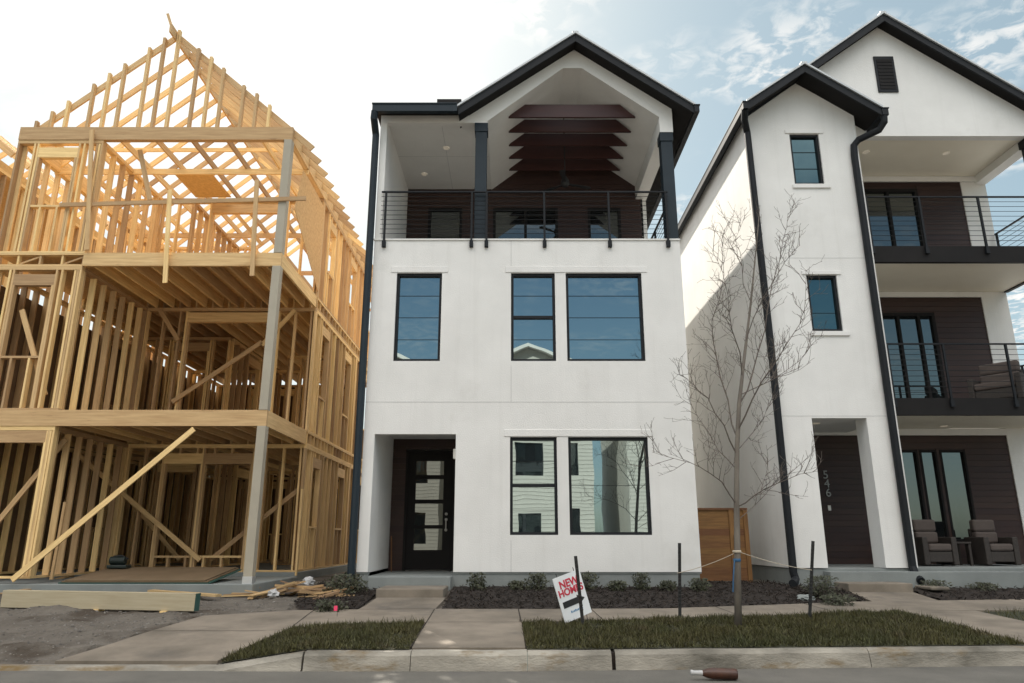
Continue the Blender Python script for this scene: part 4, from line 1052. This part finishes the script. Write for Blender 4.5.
# ------------------------------------------------------------------ young tree, stakes, ropes
tb = G(738, 628); TY = tb[1]
TREE = thing('bare_tree', 'young leafless tree staked in the grass strip behind the kerb', 'tree', (*tb, zg(*tb)))
def tp_(px, py, dy=0): 
    v = at(px, py, TY + dy); return v
trunk = [Vector((*tb, zg(*tb) - .05)), tp_(737.5, 560), tp_(736.5, 500), tp_(737, 450), tp_(739, 405), tp_(744, 360, .1), tp_(750, 310, .15), tp_(754, 270, .1), tp_(757, 240, .1), tp_(760, 205, .1)]
m = MB(); m.tube(trunk, [.052, .043, .039, .035, .03, .023, .017, .012, .008, .004], 10); m.build('trunk', M_bark, TREE, smooth=True)
limbs = [
    ([(737, 505, 0), (722, 482, -.2), (700, 467, -.4), (676, 459, -.5), (652, 452, -.6)], .016),
    ([(737, 507, 0), (755, 495, -.2), (778, 483, -.4), (800, 474, -.5), (818, 471, -.55)], .015),
    ([(738, 520, 0), (760, 500, .3), (765, 478, .4), (768, 460, .5)], .010),
    ([(737, 455, 0), (724, 425, -.2), (708, 398, -.3), (694, 385, -.4), (682, 376, -.5)], .018),
    ([(738, 440, 0), (728, 400, .3), (716, 355, .4), (712, 320, .5), (724, 275, .6), (722, 235, .6)], .02),
    ([(738, 430, 0), (752, 400, -.3), (770, 370, -.5), (786, 345, -.6), (804, 318, -.6), (806, 270, -.7)], .02),
    ([(739, 405, 0), (752, 375, .3), (765, 330, .5), (772, 285, .6), (783, 240, .6), (788, 213, .6)], .02),
    ([(742, 375, 0), (732, 330, -.4), (728, 295, -.6), (712, 250, -.7)], .014),
    ([(746, 340, .1), (762, 300, -.2), (785, 262, -.3), (800, 245, -.4)], .013),
    ([(740, 395, 0), (772, 380, .2), (798, 362, .3), (812, 345, .4)], .012),
    ([(737, 470, 0), (718, 450, .4), (700, 420, .6), (688, 395, .7)], .013),
    ([(750, 300, .1), (742, 265, .3), (735, 240, .4), (745, 215, .4)], .010),
    ([(738, 450, 0), (755, 430, .5), (768, 405, .8), (780, 388, 1.0)], .012),
]
m = MB(); rng = random.Random(4)
def grow(pts, r0, depth):
    m.tube(pts, [max(.0022, r0 * (1 - .85 * i / (len(pts) - 1))) for i in range(len(pts))], 6 if depth == 0 else 4, cap=False)
    if depth >= 3: return
    L_ = sum((b - a).length for a, b in zip(pts, pts[1:])); n = int(L_ / (.125 if depth == 0 else .115)); 
    for k in range(n):
        t = (.2 + .8 * (k + rng.random()) / max(1, n)) * (len(pts) - 1); i = min(int(t), len(pts) - 2); p = pts[i].lerp(pts[i+1], t - i)
        d = (pts[i+1] - pts[i]).normalized(); s_ = Vector((rng.gauss(0, 1), rng.gauss(0, 1), rng.gauss(.45, .6))); s_ = (s_ - d * s_.dot(d)).normalized()
        d2 = (d * rng.uniform(.5, 1) + s_ * rng.uniform(.6, 1) + Vector((0, 0, .15))).normalized()
        ln_ = rng.uniform(.2, .55) * (1, .55, .38)[depth] * (1.15 - .5 * t / (len(pts)-1)); q = [p]
        if rng.random() < .15: ln_ *= 1.5
        for j in range(4):
            d2 = (d2 + Vector((rng.gauss(0, .16), rng.gauss(0, .16), rng.gauss(.05, .14)))).normalized(); q.append(q[-1] + d2 * ln_ / 4)
        grow(q, (.0055, .0036, .0026)[depth], depth + 1)
for pts, r0 in limbs:
    q = [tp_(*p) for p in pts]; fine = []
    for a, b in zip(q, q[1:]):
        fine.append(a); mid_ = a.lerp(b, .5); fine.append(mid_ + Vector((rng.gauss(0, .02), rng.gauss(0, .02), rng.gauss(0, .02))))
    grow(fine + [q[-1]], r0 * .62, 0)
grow(trunk[5:], .012, 1)
m.build('branches', M_twig, TREE, smooth=True)
m = MB(); m.tube([tp_(733, 592, -.07), tp_(733.5, 575, -.08), tp_(734.5, 560, -.07)], .010, 6); m.lathe([(.05, -.02), (.054, 0), (.05, .02)], tp_(737, 560), 14); m.build('tie_strap', M_blue, TREE)
def stake(pxt, pyt, pxb, pyb, label):
    b = G(pxb, pyb); zb = zg(*b); top = at(pxt, pyt, b[1])
    t = thing('metal_stake', label, 'stake', (*b, zb), 'steel stakes in the grass')
    q = MB(); q.beam((*b, zb - .1), top, .045, .012, up=(0, 1, 0)); q.beam((b[0], b[1] + .02, zb - .1), top + Vector((0, .02, 0)), .012, .04, up=(0, 1, 0)); d = (top - Vector((*b, zb))); n = int(d.length / .055)
    for k in range(4, n): c = Vector((*b, zb)) + d * (k / n); q.box(c.x - .018, c.x + .018, c.y - .022, c.y + .004, c.z - .01, c.z + .01)
    q.build('shaft', M_steel, t); return b, top
s1 = stake(679.5, 543, 679.5, 620, 'dark steel stake left of the tree, rope tied round it')
s2 = stake(813, 541, 808.5, 620, 'dark steel stake right of the tree, leaning slightly to the right')
s3 = stake(575.5, 556, 584, 628, 'dark steel stake in front of the NEW HOMES sign, leaning to the left')
def rope(a, b, sag, label):
    q = MB(); q.tube([a.lerp(b, t) - Vector((0, 0, sag * 4 * t * (1 - t))) for t in [k / 12 for k in range(13)]], .0045, 6)
    q.lathe([(.055, -.01), (.062, 0), (.055, .01)], b, 12); tag(q.build('guy_rope', M_rope, loc=tuple(b)), label, 'rope', 'ropes staying the tree')
tr = tp_(737, 552)
rope(Vector((s1[0][0], s1[0][1] - .03, ZP(573, s1[0][1]))), tr, .03, 'pale rope tying the tree to the stake on its left')
rope(Vector((XP(811, 570, s2[0][1]), s2[0][1] - .03, ZP(570, s2[0][1]))), tr + Vector((0, 0, .012)), .03, 'pale rope tying the tree to the stake on its right')

# ------------------------------------------------------------------ NEW HOMES sign
sb = G(576, 626); SY = sb[1] + .12
A = at(554.3, 577, SY - .12); B_ = at(581, 570, SY + .12); D_ = at(563.8, 626, SY - .12); E_ = at(590, 611, SY + .12)
ux = ((B_ - A) + (E_ - D_)) / 2; uz = ((A - D_) + (B_ - E_)) / 2; cen = (A + B_ + D_ + E_) / 4
wS, hS = ux.length, uz.length; ex = ux.normalized(); ey = (uz - ex * uz.dot(ex)).normalized(); ez = ex.cross(ey)
MS = Matrix((( ex.x, ey.x, ez.x, cen.x), (ex.y, ey.y, ez.y, cen.y), (ex.z, ey.z, ez.z, cen.z), (0, 0, 0, 1)))
shear = uz.dot(ex) / hS
MS = MS
SG = thing('yard_sign', 'tilted white yard sign reading NEW HOMES with a black arrow, in the grass', 'sign', (*sb, zg(*sb)))
def panel(m_, x0, x1, y0, y1, z0, z1):
    o = len(m_.v); m_.box(x0, x1, y0, y1, z0, z1); m_.v[o:] = [tuple(MS @ Vector(p)) for p in m_.v[o:]]
m = MB(); panel(m, -wS/2, wS/2, -hS/2, hS/2, -.012, 0); m.build('panel', M_sign, SG)
fs = wS * .30
text('NEW', fs, MS @ Matrix.Translation((-.0, hS*.30, .003)), M_red, 'lettering', SG, bold=.03); text('HOMES', fs * .92, MS @ Matrix.Translation((0, hS*.12, .003)), M_red, 'lettering', SG, bold=.03)
m = MB(); aw = wS * .40
m.prism([(-aw, -.06*hS), (-aw, -.2*hS), (aw*.35, -.2*hS), (aw*.35, -.25*hS), (aw, -.13*hS), (aw*.35, -.01*hS), (aw*.35, -.06*hS)], .001, .004, 'z')
m.v = [tuple(MS @ Vector(p)) for p in m.v]; m.build('arrow', M_black, SG)
m = MB(); x = -aw * .5
for k in range(9):
    wd = (.02, .012, .016)[k % 3]; panel(m, x, x + wd, -.345*hS, -.345*hS + (.03, .022, .026)[k % 3], .001, .003); x += wd + .008
m.build('small_print', M_bluep, SG)
m = MB(); 
for sx in (-.32, .32):
    a = MS @ Vector((sx * wS, hS / 2 + .05, -.016)); b = MS @ Vector((sx * wS, -hS / 2, -.016)); m.tube([a, b, Vector((b.x + .02, b.y, zg(b.x, b.y) - .05))], .005, 6)
m.build('wire_stand', M_steel, SG)

# ------------------------------------------------------------------ shrubs
def shrub(px, py, w_, h_, label, seed, dens=170, y=None):
    p = G(px, py) if y is None else (XP(px, py, y), y); z = zg(*p); rng = random.Random(seed)
    t = thing('small_shrub', label, 'shrub', (*p, z), 'low shrubs in the mulch beds')
    m = MB(); stems = MB()
    for k in range(9):
        a = rng.uniform(0, 6.28); r = rng.uniform(.1, .45) * w_; stems.tube([(p[0], p[1], z), (p[0] + r*math.cos(a)*.5, p[1] + r*math.sin(a)*.5, z + h_*.5), (p[0] + r*math.cos(a), p[1] + r*math.sin(a), z + h_*rng.uniform(.6, .95))], [.006, .004, .002], 4)
    for k in range(dens * 5):
        v = Vector((rng.gauss(0, .5), rng.gauss(0, .5), rng.uniform(-.1, 1)))
        if Vector((v.x, v.y, v.z - .45)).length > .75 + .3 * noise.noise(v * 3 + Vector((seed, 0, 0))): continue
        c = Vector((p[0] + v.x * w_ / 1.3, p[1] + v.y * w_ / 1.3, z + max(.02, v.z) * h_ * .9)); s_ = rng.uniform(.022, .045)
        a = Vector((rng.gauss(0, 1), rng.gauss(0, 1), rng.gauss(.4, .7))).normalized(); b = a.orthogonal().normalized()
        m.poly([c - b*s_*.4, c + a*s_, c + b*s_*.4, c - a*s_*.6])
    stems.build('stems', M_twig, t); m.build('foliage', M_leaf, t)
yb = 14.2
for i, (px, wd, hh, lb) in enumerate(((477, .34, .34, 'rounded low shrub against the foundation just right of the front steps'), (517, .3, .18, 'flat low shrub under the gap between steps and lower windows'), (537, .36, .34, 'rounded low shrub under the left lower window'), (588, .36, .36, 'low shrub partly behind the NEW HOMES sign'),
                              (617, .34, .2, 'flat low shrub between the sign and the round shrub on its right'), (642, .32, .36, 'compact round shrub under the right lower window'), (668, .3, .2, 'flat low shrub beside the left tree stake'), (700, .36, .26, 'low shrub at the right corner of the middle house'))):
    shrub(px, 588, wd, hh, lb, 30 + i, y=yb)
shrub(822, 598, .5, .42, 'dense dark shrub by the right stake at the right-hand house', 50, 260); shrub(838, 606, .5, .2, 'sprawling low plant beside the right-hand walk', 51, 200)
shrub(346, 598, .7, .4, 'weedy dark shrub beside the corner downpipe of the middle house', 52, 320, y=13.9); shrub(330, 612, .45, .2, 'low weeds between the scrap heap and the front steps', 53, 150)
shrub(935, 592, .5, .2, 'low plant right of the splash block in front of the porch', 54, 160, y=14.5); shrub(985, 592, .5, .16, 'low plant at the right end of the porch bed', 55, 160, y=14.5)

# ------------------------------------------------------------------ houses across the street, which the windows mirror
def opposite(x0, x1, zt, gab, label, seed):
    yf = -8.5; h = thing('opposite_house', label, 'house', ((x0+x1)/2, yf, 0), 'houses across the street')
    rng = random.Random(seed); m = MB(); holes = []
    wx = (x1 - x0)
    for lv in range(3):
        for c, wd in ((.2, .9), (.5, 1.5), (.82, .9)):
            if lv == 0 and c == .5: holes.append((x0 + wx*c - .55, x0 + wx*c + .55, .4, 2.7))
            else: holes.append((x0 + wx*c - wd/2, x0 + wx*c + wd/2, 1.2 + 3.4*lv, 2.9 + 3.4*lv))
    m.wall(x0, x1, 0, zt, yf - .2, yf, holes); m.wall(yf - 11, yf - .2, 0, zt, x0, x0 + .2, ax='y'); m.wall(yf - 11, yf - .2, 0, zt, x1 - .2, x1, ax='y')
    z = .4
    while z < zt:                                            # lap lines
        segs = [(x0, x1)]
        for a, b, c, d in holes:
            if c - .03 < z < d + .03:
                n = []
                for p, q in segs:
                    if a > p: n.append((p, min(a, q)))
                    if b < q: n.append((max(b, p), q))
                    if b <= p or a >= q: n.append((p, q))
                segs = [s for s in set(n) if s[1] - s[0] > .05]
        for p, q in segs: m.box(p, q, yf, yf + .018, z, z + .03)
        z += .2
    xm = (x0 + x1) / 2; m.prism([(x0, zt), (x1, zt), (xm, zt + gab)], yf - .2, yf); m.build('wall', M_siding, h)
    for q in holes:
        k = MB(); k.box(q[0] - .0, q[1] + .0, yf - .15, yf - .1, q[2], q[3]); k.build('window', M_dglass, h)
    k = MB(); sl = gab / (wx / 2)
    for sg in (-1, 1): e = xm + sg*(wx/2 + .35); k.prism([(xm, zt + gab + .02), (e, zt - sl*.35 + .02), (e, zt - sl*.35 + .2), (xm, zt + gab + .2)], yf - 11, yf + .45)
    k.build('roof', M_trim, h)
opposite(-19.5, -12.5, 9.8, 1.6, 'white lap-sided house across the street, far left of the four', 1); opposite(-10.8, -4.2, 10.0, 1.5, 'white lap-sided house across the street facing the frame house', 2)
opposite(-2.4, 4.2, 10.1, 1.3, 'white lap-sided house across the street facing the middle house', 3); opposite(6.0, 12.8, 9.9, 1.6, 'white lap-sided house across the street facing house 546', 4)
